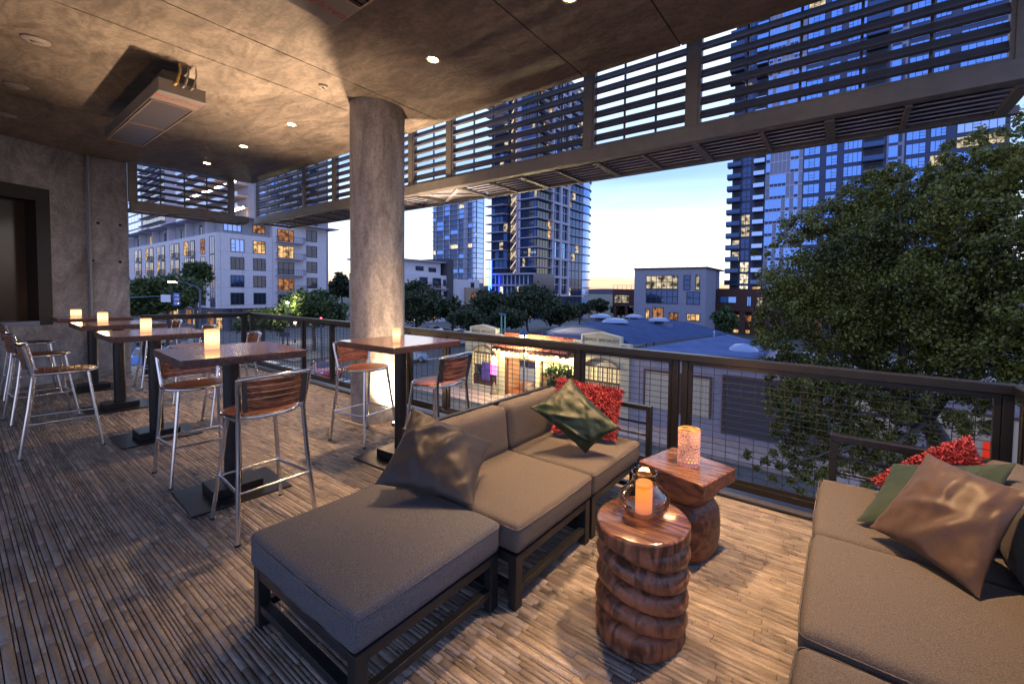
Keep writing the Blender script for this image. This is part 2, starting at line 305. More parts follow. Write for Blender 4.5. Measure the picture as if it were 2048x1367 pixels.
q = MB(); q.box((-11.2, PW[1]+.015, 0), (-10.62, 1.83, ZC-.002), WALLC); q.build('shaft', pr, bevel=.012)
q = MB(); q.tube([(-10.60, PW[1]+.03, .0), (-10.60, PW[1]+.03, ZC-.01)], .018, M('conduit', (.3, .3, .32), .5, .3), 8); q.build('conduit', pr)
for zz, yy in ((2.62, 1.47), (1.98, 1.40), (1.02, 1.44), (1.98, 1.72), (2.62, 1.73)):
    q = MB(); q.lathe([(.001, 0), (.022, 0)], M('tie_hole_shadow', (.05, .05, .05), .9), 12); q.v = [(-10.617, yy+v[1], zz+v[0]) for v in q.v]; q.build('tie_hole', pr)
# round column
CX, CY, CR = -4.75, 2.93, .30
q = MB(); q.lathe([(CR, .001), (CR, ZC-.001)], COL, 64, (CX, CY, 0)); o = q.build('concrete_column', smooth=40); tag(o, 'round raw concrete column rising from deck to ceiling', 'column')
# ---------------------------------------------------------------- railings
def rail_run(root, p, q_, posts, wide=()):
    p = np.array(p, float); q_ = np.array(q_, float); d = (q_-p)/np.linalg.norm(q_-p); nn = np.array([-d[1], d[0]])
    def P(s, z, o=0): return (p[0]+d[0]*s+nn[0]*o, p[1]+d[1]*s+nn[1]*o, z)
    Ln = np.linalg.norm(q_-p)
    b = MB(); b.bar(P(0, 1.04), P(Ln, 1.04), .075, .06, RAIL); b.build('top_rail', root, bevel=.006)
    b = MB(); b.bar(P(0, .075), P(Ln, .075), .05, .05, RAIL); b.bar(P(0, .012), P(Ln, .012), .16, .02, M('kerb_steel', (.12, .13, .17), .4, .5)); b.build('bottom_rail', root, bevel=.004)
    for s in posts: b = MB(); b.bar(P(s, .1), P(s, 1.01), .05, .07 if s in wide else .05, RAIL, (d[0], d[1], 0)); b.build('post', root, bevel=.004)
    ss = sorted([0.]+[s for s in posts]+[Ln])
    for a, c in zip(ss[:-1], ss[1:]):
        if c-a < .25: continue
        b = MB(); a += .03; c -= .03
        for z in (.115, .995): b.bar(P(a, z), P(c, z), .03, .03, RAIL)
        for s in (a+.015, c-.015): b.bar(P(s, .13), P(s, .98), .03, .03, RAIL, (d[0], d[1], 0))
        k = int((c-a)/.1); st = (c-a)/k
        for i in range(1, k): b.bar(P(a+i*st, .12, .002), P(a+i*st, .99, .002), .0042, .0042, WIRE)
        z = .17
        while z < .98: b.bar(P(a+.01, z, -.0024), P(c-.01, z, -.0024), .0042, .0042, WIRE); z += .05
        b.build('mesh_panel', root)
rr = thing('railing', 'long black wire mesh railing beside the street, from the corner to the right sofa', 'railing', (XL, YF, 0))
rail_run(rr, (XL, YF), (XR, YF), [XL*0+v-XL for v in (-9.9, -7.72, -6.78, -4.79, -4.06, -2.13, -1.17, -1.09, .80)], )
rl = thing('railing', 'short black wire mesh railing running from the corner to the concrete pier', 'railing', (XL, 1.85, 0))
rail_run(rl, (XL, 1.84), (XL, YF-.04), [.03, 1.46])
rrr = thing('railing', 'black railing return turning the corner behind the right sofa', 'railing', (XR, YF, 0))
rail_run(rrr, (XR, YF-.04), (XR, -2.5), [.08, 1.6, 3.1, 4.6])
# ---------------------------------------------------------------- louvre screens under the slab edge
YS = 3.7
def screen(root, p, q_, posts, mids, soff_out, bars, diamond=None, top=4.35, bw=.082):
    p = np.array(p, float); q_ = np.array(q_, float); d = (q_-p)/np.linalg.norm(q_-p); nn = np.array([-d[1], d[0]]); Ln = np.linalg.norm(q_-p)
    if soff_out < 0: nn = -nn; soff_out = -soff_out
    def P(s, z, o=0): return (p[0]+d[0]*s+nn[0]*o, p[1]+d[1]*s+nn[1]*o, z)
    b = MB(); b.bar(P(0, 2.98, .05), P(Ln, 2.98, .05), .10, .13, STEEL); b.build('beam', root, bevel=.005)
    b = MB(); b.bar(P(0, 2.935, soff_out), P(Ln, 2.935, soff_out), .06, .06, STEEL); b.build('outer_rail', root, bevel=.004)
    for s in posts: b = MB(); b.bar(P(s, 3.045, .05), P(s, top, .05), .07, .09, STEEL, (d[0], d[1], 0)); b.build('post', root, bevel=.004)
    ss = sorted(posts)
    for a, c in zip(ss[:-1], ss[1:]):
        if c-a < .2: continue
        b = MB(); a += .045; c -= .045
        for z in (3.06, ): b.bar(P(a, z, .05), P(c, z, .05), .05, .03, STEEL)
        b.bar(P(a+.012, 3.075, .05), P(a+.012, top, .05), .05, .025, STEEL, (d[0], d[1], 0)); b.bar(P(c-.012, 3.075, .05), P(c-.012, top, .05), .05, .025, STEEL, (d[0], d[1], 0))
        z = 3.15
        tilt = Vector((nn[0]*.5, nn[1]*.5, .86))
        while z < top-.1: b.bar(P(a+.02, z, .05), P(c-.02, z, .05), .024, bw, SLAT, tilt); z += .118
        k = max(0, round((c-a)/.36)-1)
        for i in range(1, k+1): s = a+(c-a)*i/(k+1); b.bar(P(s, 3.07, .10), P(s, top, .10), .012, .02, STEEL, (d[0], d[1], 0))
        b.build('louvre_panel', root)
    bs = sorted(bars)
    for i, s in enumerate(bs): b = MB(); w = .07 if i % 2 else .035; b.bar(P(s, 2.925, .10), P(s, 2.925, soff_out-.03), w, .045, STEEL); b.build('cross_bar', root)
    for a, c in zip(bs[:-1], bs[1:]):
        a += .02; c -= .02
        b = MB()
        if diamond and a < diamond < c:
            b.bar(P(a, 2.93, .12), P(c, 2.93, soff_out-.04), .05, .012, SLAB); b.bar(P(c, 2.9305, .12), P(a, 2.9305, soff_out-.04), .05, .012, SLAB); b.build('cross_brace', root)
            b = MB(); b.bar(P(a, 2.96, (soff_out+.1)/2), P(c, 2.96, (soff_out+.1)/2), soff_out-.16, .006, M('frosted_panel', (.30, .33, .40), .5)); b.build('glazed_panel', root); continue
        n_ = max(3, int((soff_out-.1)/.09))
        for i in range(n_):
            o2 = .15+(soff_out-.21)*i/(n_-1)
            b.bar(P(a, 2.945, o2), P(c, 2.945, o2), .010, .074, SOFF, Vector((nn[0]*.94, nn[1]*.94, .34)))
        b.bar(P(a-.019, 2.972, (soff_out+.12)/2), P(c+.019, 2.972, (soff_out+.12)/2), soff_out-.08, .012, DARKSOF)
        b.build('soffit_panel', root)
px = (-10.55, -8.41, -7.34, -5.22, -4.41, -2.27, -1.19, .87)
sr = thing('louvre_screen', 'long horizontal slat screen hanging above the street side railing', 'louvre screen', (-10.6, YS, 2.9))
screen(sr, (-10.6, YS), (1.0, YS), [x+10.6 for x in px], [], .66, [x+10.6 for x in (-10.4, -9.6, -9.0, -8.4, -7.8, -7.1, -6.4, -5.75, -5.2, -4.3, -3.75, -3.25, -2.73, -2.22, -1.70, -1.18, -.63, -.15, .33, .90)], diamond=5.85)
sl = thing('louvre_screen', 'short open slat screen above the left railing beside the pier', 'louvre screen', (-10.5, 1.85, 2.9))
screen(sl, (-10.5, 1.84), (-10.5, 3.58), [.03, 1.46], [], .5, [.05, .6, 1.2, 1.7], bw=.05)
# ---------------------------------------------------------------- ceiling fixtures
def downlight(x, y=2.59, e=60, label=None):
    o = thing('downlight', label, 'downlight', (x, y, ZC), group='warm recessed ceiling downlights')
    b = MB(); b.lathe([(.045, -.006), (.062, -.010), (.066, -.001), (.045, -.001)], M('trim_ring', (.35, .3, .25), .4, .5), 24, closed=True); b.build('trim', o, 40, local=True)
    b = MB(); b.lathe([(.001, -.016), (.03, -.014), (.044, -.008)], emis('downlight_bulb', (1, .66, .30), 40), 20); b.build('bulb', o, 40, local=True)
    l = bpy.data.lights.new('downlight_beam', 'SPOT'); l.energy = e; l.color = (1, .60, .30); l.spot_size = R(74); l.spot_blend = .9; l.shadow_soft_size = .035
    k = bpy.data.objects.new('downlight_beam', l); C.objects.link(k); k.location = (x, y, ZC-.055)
E_D = 150
for x, e, lb in ((-9.37, .35, 'smallest and farthest warm downlight near the left slat screen'), (-7.76, .45, 'second warm downlight from the left end of the row'), (-6.17, 1.2, 'warm downlight just left of the round column'), (-3.3, 1.9, 'warm downlight right of the round column'), (-1.76, 1.9, 'brightest warm downlight at the top edge of the picture'), (-.2, 2.4, 'warm downlight above the side tables')):
    downlight(x, e=E_D*e, label=lb)
def disc(px_, py_, r, name, label, cat):
    p = at(px_, py_, Z=ZC); b = MB(); b.lathe([(r, -.001), (r, -.012), (r*.85, -.022), (r*.35, -.024), (r*.3, -.04), (.001, -.042)], M('fixture_plate', (.28, .25, .24), .5), 28, p); tag(b.build(name, smooth=40), label, cat)
disc(72, 79, .085, 'speaker_plate', 'round flush plate in the ceiling near the top left corner', 'ceiling plate')
disc(33, 170, .085, 'speaker_plate', 'round flush plate in the ceiling above the dark wall, mid left', 'ceiling plate')
disc(12, 228, .085, 'speaker_plate', 'round flush plate in the ceiling where it meets the dark wall', 'ceiling plate')
disc(413, 293, .045, 'sprinkler', 'small sprinkler rosette in the ceiling near the far downlights', 'sprinkler')
disc(646, 171, .045, 'sprinkler', 'small sprinkler head in the lit ceiling beside the column top', 'sprinkler')
# heaters
def text(s, size, mat, ext=.0006, align='CENTER'):
    cu = bpy.data.curves.new('lettering', 'FONT'); cu.body = s; cu.size = size; cu.extrude = ext; cu.align_x = align; cu.align_y = 'CENTER'
    o = bpy.data.objects.new('lettering', cu); C.objects.link(o); dg = bpy.context.evaluated_depsgraph_get(); me = bpy.data.meshes.new_from_object(o.evaluated_get(dg)); bpy.data.objects.remove(o)
    me.materials.clear(); me.materials.append(mat); o = bpy.data.objects.new('lettering', me); C.objects.link(o); return o
REDP = M('red_print', (.5, .03, .02), .5); HTR = M('heater_casing', (.24, .225, .22), .4, .5, scale=6, var=.1)
def heater(x0, x1, y0, y1, zb, label, grille_right):
    cx = (x0+x1)/2; o = thing('patio_heater', label, 'heater', (cx, (y0+y1)/2, zb))
    h = .125; b = MB(); b.box((x0, y0, zb), (x1, y1, zb+h), HTR); b.build('casing', o, bevel=.006)
    b = MB()
    gx0, gx1 = (x0+.36, x1-.02) if grille_right else (x0+.02, x1-.30)
    b.box((gx0, y0+.03, zb-.006), (gx1, y1-.03, zb-.002), M('burner_plate', (.11, .10, .105), .35, .6)); b.build('burner', o)
    b = MB(); gm = M('grille_rim', (.5, .35, .25), .35, .8)
    for yy in (y0+.02, y1-.02): b.bar((gx0, yy, zb-.008), (gx1, yy, zb-.008), .012, .012, gm)
    for xx in (gx0, (gx0+gx1)/2, gx1): b.bar((xx, y0+.02, zb-.008), (xx, y1-.02, zb-.008), .012, .012, gm)
    if grille_right:
        for i in range(26): xx = gx0+(gx1-gx0)*(i+.5)/26; b.bar((xx, y0+.02, zb-.011), (xx, y1-.02, zb-.011), .005, .008, M('grille_black', (.02, .03, .028), .4, .5))
    b.build('grille', o)
    tx = text('CALCANA', .075, REDP); tx.parent = o; tx.location = ((x0+.16 if grille_right else x1-.15)-cx, 0, -.0015); tx.rotation_euler = (math.pi, 0, R(-90))
    b = MB()
    for xx in (x0+.3, x1-.3): b.bar((xx, (y0+y1)/2, zb+h), (xx, (y0+y1)/2, ZC-.001), .04, .04, STEEL)
    b.build('bracket', o)
    b = MB(); b.box((x1-.45, y0+.05, zb+h), (x1-.08, y1-.05, zb+h+.11), M('ballast_box', (.09, .08, .075), .6)); b.build('gas_box', o, bevel=.004)
    b = MB()
    for k, dy in enumerate((.1, .16, .22)):
        b.tube([(x1-.1, y0+dy, zb+h*.6), (x1+.04, y0+dy+.02, zb+h*.8), (x1+.03, y0+dy+.05, zb+h+.1), (x1-.02, y0+dy+.06, ZC-.01)], .011-.002*k, M('hose_yellow', (.42, .27, .08), .5) if k == 0 else M('hose_grey', (.25, .24, .22), .5), 8)
    b.build('hose', o)
heater(-7.75, -5.42, 1.15, 1.50, 3.40, 'long grey patio heater hanging under the ceiling at left with loose hoses', False)
heater(-3.05, -.9, 1.20, 1.56, 3.40, 'grey patio heater cut by the top edge of the picture, with a black grille', True)
# uplights at the column foot
def uplight(loc, aim, e, size, label, blend=.4, soft=.03):
    o = thing('uplight', label, 'uplight', (loc[0], loc[1], 0)); b = MB(); b.lathe([(.05, .002), (.05, .035), (.04, .038)], M('uplight_body', (.05, .05, .05), .4, .5), 20); b.build('housing', o, 40, local=True)
    b = MB(); b.lathe([(.001, .041), (.036, .040), (.038, .0385)], emis('uplight_lens', (1, .8, .45), 12), 20); b.build('lens', o, 40, local=True)
    l = bpy.data.lights.new('uplight_beam', 'SPOT'); l.energy = e; l.color = (1, .67, .40); l.spot_size = R(size); l.spot_blend = blend; l.shadow_soft_size = soft
    k = bpy.data.objects.new('uplight_beam', l); C.objects.link(k); k.location = (loc[0], loc[1], .07); k.rotation_euler = (Vector(aim)-Vector((loc[0], loc[1], .07))).to_track_quat('-Z', 'Y').to_euler()
uplight((-5.27, 2.95), (-5.2, 2.55, 3.7), 780, 86, 'floor uplight hidden behind the left side of the column', 1.0)
uplight((-4.28, 2.86), (-4.60, 2.95, 1.0), 260, 80, 'floor uplight glowing at the right foot of the column', .8)
# ---------------------------------------------------------------- bar stools and bar tables
def make_stool(label):
    o = thing('bar_stool', label, 'bar stool', group='aluminium bar stools with wooden seats')
    zs = .745
    b = MB(); b.tube([(.205*math.cos(a), .205*math.sin(a), zs) for a in [2*math.pi*i/32 for i in range(32)]], .0135, ALU, 10, closed=True); b.build('seat_ring', o, 60, local=True)
    b = MB(); n_ = 9; w = .40/n_
    for i in range(n_):
        y0 = -.2+i*w+.0025; y1 = y0+w-.005; vs = []; K = 12
        xa = math.sqrt(max(.0004, .2**2-y0*y0)); xb = math.sqrt(max(.0004, .2**2-y1*y1))
        for k in range(K+1):
            s = k/K*2-1
            for yy, xe in ((y0, xa), (y1, xb)):
                X = s*xe; rr_ = min(1, math.hypot(X, yy)/.2); dz = .017*(1-rr_**3)*.6+.010
                vs += [(X, yy, zs+.006+dz), (X, yy, zs-.004)]
        fs = []
        for k in range(K):
            a = k*4; fs += [(a, a+4, a+6, a+2), (a+1, a+3, a+7, a+5), (a, a+1, a+5, a+4), (a+2, a+6, a+7, a+3)]
        fs += [(0, 2, 3, 1), (K*4, K*4+1, K*4+3, K*4+2)]; b.add(vs, fs, SEATW)
    b.build('seat', o, local=True, bevel=.0015)
    for sx in (-1, 1):
        b = MB(); b.tube([(sx*.135, .150, zs-.008), (sx*.165, .185, .40), (sx*.205, .235, .004)], .0125, ALU, 10); b.tube([(sx*.205, .235, .0), (sx*.2052, .2352, .012)], .0155, IRON, 10); b.build('leg', o, 50, local=True)
        b = MB(); b.tube([(sx*.222, -.262, .004), (sx*.195, -.205, .45), (sx*.185, -.178, zs-.03), (sx*.184, -.182, zs+.02), (sx*.196, -.215, .93), (sx*.20, -.228, 1.0)], .0135, ALU, 10); b.tube([(sx*.222, -.262, .0), (sx*.2218, -.2615, .012)], .0165, IRON, 10); b.build('leg', o, 50, local=True)
    b = MB(); b.tube([(sx, -.228-.045*(1-(sx/.2)**2), 1.0+.012*(1-(sx/.2)**2)) for sx in np.linspace(-.2, .2, 13)], .0135, ALU, 10)
    for sx in (-1, 1): b.tube([(sx*.205, 0, zs), (sx*.19, -.17, zs)], .012, ALU, 8)
    b.build('back_frame', o, 50, local=True)
    b = MB(); b.tube([(-.172, .196, .30), (.172, .196, .30)], .009, ALU, 8)
    for sx in (-1, 1): b.tube([(sx*.172, .196, .30), (sx*.205, -.225, .30)], .009, ALU, 8)
    b.tube([(-.205, -.225, .30), (.205, -.225, .30)], .009, ALU, 8); b.build('footrest', o, 50, local=True)
    b = MB(); zz = [.795+.039*i for i in range(5)]
    for z in zz:
        K = 10; vs = []
        for k in range(K+1):
            s = k/K*2-1; hw = .168+.012*(z-.79)/.2
            for dz in (0, .0345):
                yb = -.197-.13*(z+dz-.79)-.048*(1-s*s)
                vs += [(s*hw, yb, z+dz), (s*hw, yb+.011, z+dz)]
        fs = []
        for k in range(K): a = k*4; fs += [(a, a+4, a+6, a+2), (a+1, a+3, a+7, a+5), (a, a+1, a+5, a+4), (a+2, a+6, a+7, a+3)]
        fs += [(0, 2, 3, 1), (K*4, K*4+1, K*4+3, K*4+2)]; b.add(vs, fs, SEATW)
    for sx in (-.04, .04): pass
    b.build('backrest', o, local=True, bevel=.0015)
    b = MB()
    for sx in (-1, 1):
        b.bar((sx*.158, -.2085, .79), (sx*.170, -.2345, .99), .026, .006, M('slotted_bracket', (.12, .12, .125), .4, .7), (0, 1, 0))
    b.build('backrest_bracket', o, local=True); return o
stool0 = make_stool('near bar stool turned away from us, right of the nearest table'); 
def put(o, x, y, rz, label=None, first=False):
    s = o if first else copy_tree(o); s.location = (x, y, 0); s.rotation_euler = (0, 0, R(rz))
    if label: s['label'] = label
    return s
put(stool0, -3.27, 1.17, 90, first=True)      # local +Y faces -X
put(stool0, -4.50, 1.15, -93, 'bar stool tucked under the far side of the nearest table')
put(stool0, -6.24, .62, -6, 'nearest of the three left stools, backed toward the wall side')
put(stool0, -7.82, .62, 4, 'middle of the three stools along the left side')
put(stool0, -9.50, .66, 2, 'farthest of the three left stools, nearest the dark window')
put(stool0, -4.16, 2.43, -82, 'bar stool in front of the round column, left of its table')
put(stool0, -3.02, 2.42, 98, 'bar stool between the column table and the left sofa')
put(stool0, -6.02, 1.86, 176, 'bar stool whose back shows just past the nearest candle')
put(stool0, -7.55, 1.86, 184, 'bar stool behind the second table, by the left railing')
put(stool0, -9.05, 1.86, 180, 'farthest bar stool behind the tables, beside the concrete pier')
def make_table(label):
    o = thing('bar_table', label, 'bar table', group='square stone topped bar tables')
    b = MB(); w, d = .405, .365; K = 14; z0, z1 = 1.035, 1.09
    def edge():
        pts = []
        for (ax, ay), (bx, by) in (((-w, -d), (w, -d)), ((w, -d), (w, d)), ((w, d), (-w, d)), ((-w, d), (-w, -d))):
            for k in range(K): s = k/K; pts.append((ax+(bx-ax)*s, ay+(by-ay)*s))
        return pts
    E_ = edge(); rnd = random.Random(3); n_ = len(E_); vs = []
    for lv, (z, off) in enumerate(((z1, -.004), (z1-.006, .001), (z1-.03, .0), (z0, -.003))):
        for x, y in E_:
            j = rnd.uniform(-.0022, .0022) if lv else 0; L_ = math.hypot(x/w, y/d); vs.append((x*(1+(off+j)/w), y*(1+(off+j)/d), z+(rnd.uniform(-.0012, .0012) if 0 < lv < 3 else 0)))
    b.add(vs, [tuple(range(n_))], STONE); kk = len(b.v)
    b.f += [(i+l*n_, (i+1) % n_+l*n_, (i+1) % n_+(l+1)*n_, i+(l+1)*n_) for l in range(3) for i in range(n_)]+[tuple(3*n_+i for i in range(n_-1, -1, -1))]; b.mi += [b.m(STONE_E)]*(3*n_+1)
    b.build('tabletop', o, local=True)
    b = MB(); b.lathe([(.054, .085), (.054, 1.02)], IRON, 28); b.lathe([(.11, 1.02), (.11, 1.034)], IRON, 28); b.build('pole', o, 50, local=True)
    b = MB(); b.box((-.28, -.30, .001), (.28, .30, .016), IRON); b.box((-.14, -.155, .016), (.14, .155, .085), IRON); b.build('base', o, local=True, bevel=.004); return o
tab0 = make_table('nearest bar table with a candle, left of the round column')
put(tab0, -3.88, 1.20, -3, first=True)
put(tab0, -5.96, 1.20, 0, 'second bar table from the front in the left row')
put(tab0, -7.72, 1.22, 0, 'third bar table from the front in the left row')
put(tab0, -9.42, 1.22, 0, 'farthest bar table, near the dark window wall')
put(tab0, -3.46, 2.36, 2, 'lone bar table beside the round column')
CAND = emis('candle_glow', (1, .60, .24), 3.2); CANDW = emis('candle_glow_white', (1, .86, .60), 3.6)
def candle(x, y, z, h, r, label, tilt=0, e=3, mat=None):
    o = thing('candle', label, 'candle', (x, y, z), group='glowing table candles')
    m = bpy.data.materials.get('frosted_glow')
    if not m:
        m = bpy.data.materials.new('frosted_glow'); m.use_nodes = True; t = m.node_tree; n = t.nodes; n.remove(n['Principled BSDF']); em = n.new('ShaderNodeEmission'); tcn = n.new('ShaderNodeTexCoord'); sp = n.new('ShaderNodeSeparateXYZ')
        t.links.new(tcn.outputs['Generated'], sp.inputs[0]); rp = ramp(t, [(0, (.8, .36, .22)), (.22, (1, .50, .22)), (.5, (1, .86, .46)), (.75, (1, .80, .40)), (.92, (1, .55, .22)), (1, (.85, .40, .18))], sp.outputs[2]); t.links.new(rp.outputs[0], em.inputs[0]); em.inputs[1].default_value = .82; t.links.new(em.outputs[0], n['Material Output'].inputs[0])
    b = MB(); b.lathe([(r*.96, 0), (r, .004), (r, h), (r*.9, h), (r*.9, .02), (.001, .02)], m, 28); b.build('glass_holder', o, 45, local=True)
    b = MB(); b.lathe([(.001, h*.35), (r*.7, h*.35), (r*.7, h*.5), (.001, h*.52)], CANDW, 16); b.build('wax', o, 45, local=True)
    l = bpy.data.lights.new('candle_light', 'POINT'); l.energy = e; l.color = (1, .55, .22); l.shadow_soft_size = r; k = bpy.data.objects.new('candle_light', l); C.objects.link(k); k.location = (x, y, z+h+.03)
    return o
zt_ = 1.0905
p = at(424.5, 697, Z=zt_); candle(p[0], p[1], zt_, .15, .045, 'tallest glowing candle, on the nearest bar table')
p = at(793, 684, Z=zt_); candle(p[0], p[1], zt_, .13, .032, 'glowing candle on the table beside the column')
p = at(296, 662, Z=zt_); candle(-5.98, 1.14, zt_, .14, .042, 'glowing candle on the second bar table')
candle(-7.80, 1.10, zt_, .135, .046, 'glowing candle on the third bar table')
candle(-9.55, 1.08, zt_, .11, .055, 'pale glowing candle on the farthest table')
# ---------------------------------------------------------------- modular sofas
def cushion(x0, x1, y0, y1, z0, z1, mat, r=.025, crown=.007, n=(22, 22, 7), tilt=None, seed=0):
    b = MB(); vs = []; idx = {}; nx, ny, nz = n
    c = Vector(((x0+x1)/2, (y0+y1)/2, (z0+z1)/2)); h = Vector((abs(x1-x0)/2, abs(y1-y0)/2, abs(z1-z0)/2))
    def ad(i, j, k):
        if (i, j, k) in idx: return idx[(i, j, k)]
        def gr(t, n_): s = t/n_*2-1; return math.copysign(1-(1-abs(s))**1.35, s) if n_ > 8 else s
        u = Vector((gr(i, nx), gr(j, ny), gr(k, nz))); q = Vector((u.x*h.x, u.y*h.y, u.z*h.z)); inn = Vector([max(-(h[a]-r), min(h[a]-r, q[a])) for a in range(3)])
        dlt = q-inn; nrm = dlt.normalized() if dlt.length > 1e-7 else Vector((0, 0, 0)); p_ = inn+nrm*min(r, dlt.length if dlt.length < r else r)
        cr = crown*(1-u.x**2)*(1-u.y**2)*(1 if u.z > 0 else .4)*abs(u.z); p_.z += cr*(1 if u.z > 0 else -1)
        bl = (1-u.z**2)*.010; p_.x += bl*u.x*(1-u.y**4); p_.y += bl*u.y*(1-u.x**4)
        w = noise.noise(Vector((p_.x*4+seed, p_.y*4, p_.z*4)))*.004+noise.noise(Vector((p_.x*15+seed, p_.y*15, p_.z*25)))*(.0034 if abs(u.z) < .9 else .0012); p_ += (nrm if nrm.length else Vector((0, 0, 1 if u.z > 0 else -1)))*w
        idx[(i, j, k)] = len(vs); vs.append(p_); return len(vs)-1
    fs = []
    for a, na in ((0, nx), (1, ny), (2, nz)):
        o_ = [k for k in range(3) if k != a]; N1, N2 = n[o_[0]], n[o_[1]]
        for side in (0, na):
            for i in range(N1):
                for j in range(N2):
                    def K(ii, jj): t = [0, 0, 0]; t[a] = side; t[o_[0]] = ii; t[o_[1]] = jj; return ad(*t)
                    fs.append((K(i, j), K(i+1, j), K(i+1, j+1), K(i, j+1)))
    if tilt:                                        # (axis point y or x, angle) lean about the bottom edge
        ax, piv, ang = tilt; ca, sa = math.cos(ang), math.sin(ang)
        nv = []
        for v in vs:
            if ax == 'x': dx, dz = v.x-piv, v.z-z0; nv.append(Vector((piv+dx*ca+dz*sa, v.y, z0-dx*sa+dz*ca)))
            else: dy, dz = v.y-piv, v.z-z0; nv.append(Vector((v.x, piv+dy*ca+dz*sa, z0-dy*sa+dz*ca)))
        vs = nv
    vs = [v+c if not tilt else v+c for v in vs] if not tilt else [v for v in vs]
    b.add(vs, fs, mat); return b
def cush(name, root, x0, x1, y0, y1, z0, z1, mat, lean=0, **k):
    b = cushion(x0, x1, y0, y1, z0, z1, mat, **k)
    if lean:                                        # lean top toward -x (lean>0) about the bottom
        b.v = [(v[0]-(v[2]-z0)*math.tan(lean), v[1], v[2]) for v in b.v]
    o = b.build(name, root, 60)
    if not lean:
        q = MB(); zz = z1-.022; rr_ = .025; e = .0008; pts = []
        for cx_, cy2, a0_ in ((x1-rr_, y1-rr_, 0), (x0+rr_, y1-rr_, 90), (x0+rr_, y0+rr_, 180), (x1-rr_, y0+rr_, 270)):
            for k_ in range(5): an = R(a0_+22.5*k_); pts.append((cx_+(rr_+e)*math.cos(an), cy2+(rr_+e)*math.sin(an), zz))
        full = []
        for i in range(len(pts)):
            p0, p1 = Vector(pts[i]), Vector(pts[(i+1) % len(pts)]); n_ = max(1, int((p1-p0).length/.04))
            for j in range(n_):
                v = p0.lerp(p1, j/n_); out = Vector((v.x-(x0+x1)/2, v.y-(y0+y1)/2, 0)); u_ = out.x/((x1-x0)/2); w_ = out.y/((y1-y0)/2)
                full.append((v.x+.008*u_*(1-w_**4), v.y+.008*w_*(1-u_**4), v.z+noise.noise(v*3)*.004))
        q.tube(full, .0034, mat, 6, closed=True); q.build('piping', o, 60)
    return o
def frame(root, x0, x1, y0, y1, zt=.275, leg=.05):
    for x in (x0+leg/2, x1-leg/2):
        for y in (y0+leg/2, y1-leg/2): b = MB(); b.box((x-leg/2, y-leg/2, .001), (x+leg/2, y+leg/2, zt), FRAME); b.build('leg', root, bevel=.003)
    b = MB()
    for y in (y0+leg/2, y1-leg/2): b.box((x0+leg, y-leg/2+.002, zt-.045), (x1-leg, y+leg/2-.002, zt-.002), FRAME); b.box((x0+leg, y-.02, .075), (x1-leg, y+.02, .11), FRAME)
    for x in (x0+leg/2, x1-leg/2): b.box((x-leg/2+.002, y0+leg, zt-.045), (x+leg/2-.002, y1-leg, zt-.002), FRAME); b.box((x-.02, y0+leg, .075), (x+.02, y1-leg, .11), FRAME)
    for i in range(5): y = y0+leg+(y1-y0-2*leg)*(i+.5)/5; b.box((x0+leg, y-.03, zt-.03), (x1-leg, y+.03, zt-.018), FRAME)
    b.build('frame', root, bevel=.003)
G = 'modules of the left sofa'
ot = thing('ottoman', 'slate grey square ottoman at the near end of the left sofa', 'ottoman', (-1.80, 1.10, 0))
frame(ot, -2.24, -1.385, .765, 1.485); cush('cushion', ot, -2.25, -1.375, .755, 1.49, .285, .435, FAB2, r=.022, seed=1, n=(30, 30, 8), crown=.008)
def back_frame(root, x, y0, y1, zt=.74, sgn=-1):
    b = MB(); b.box((x-.02, y0, zt-.04), (x+.02, y1, zt), FRAME)
    for y in (y0, y1-.04): b.box((x-.0201, y, .27), (x+.0199, y+.04, zt-.04), FRAME)
    b.box((x-.018, y0+.04, .46), (x+.018, y1-.04, .50), FRAME); b.build('back_frame', root, bevel=.003)
for i, (y0, y1, lb) in enumerate(((1.50, 2.215, 'taupe sofa seat module between the grey ottoman and the end seat'), (2.225, 2.94, 'taupe end seat of the left sofa holding green and red pillows'))):
    s = thing('sofa_module', lb, 'sofa seat', (-1.75, (y0+y1)/2, 0), group=G)
    frame(s, -2.14, -1.29, y0+.008, y1-.008); cush('seat_cushion', s, -2.05, -1.275, y0+.002, y1-.002, .285, .435, FAB1, seed=3+i)
    back_frame(s, -2.17, y0, y1, .735); cush('back_cushion', s, -2.10, -1.95, y0+.004, y1-.004, .42, .745, FAB1, lean=.10, seed=6+i, crown=.0, r=.045, n=(10, 22, 12))
    if i == 1:
        b = MB(); ya = 2.955
        b.box((-2.14, ya, .665), (-1.205, ya+.045, .70), FRAME); b.box((-1.245, ya+.001, .001), (-1.205, ya+.0449, .664), FRAME); b.box((-2.14, ya+.001, .001), (-2.10, ya+.0449, .664), FRAME)
        for z in (.47, .56): b.tube([(-2.10, ya+.022, z), (-1.245, ya+.022, z)], .009, FRAME, 8)
        b.build('armrest', s, bevel=.003)
G2 = 'modules of the right sofa'
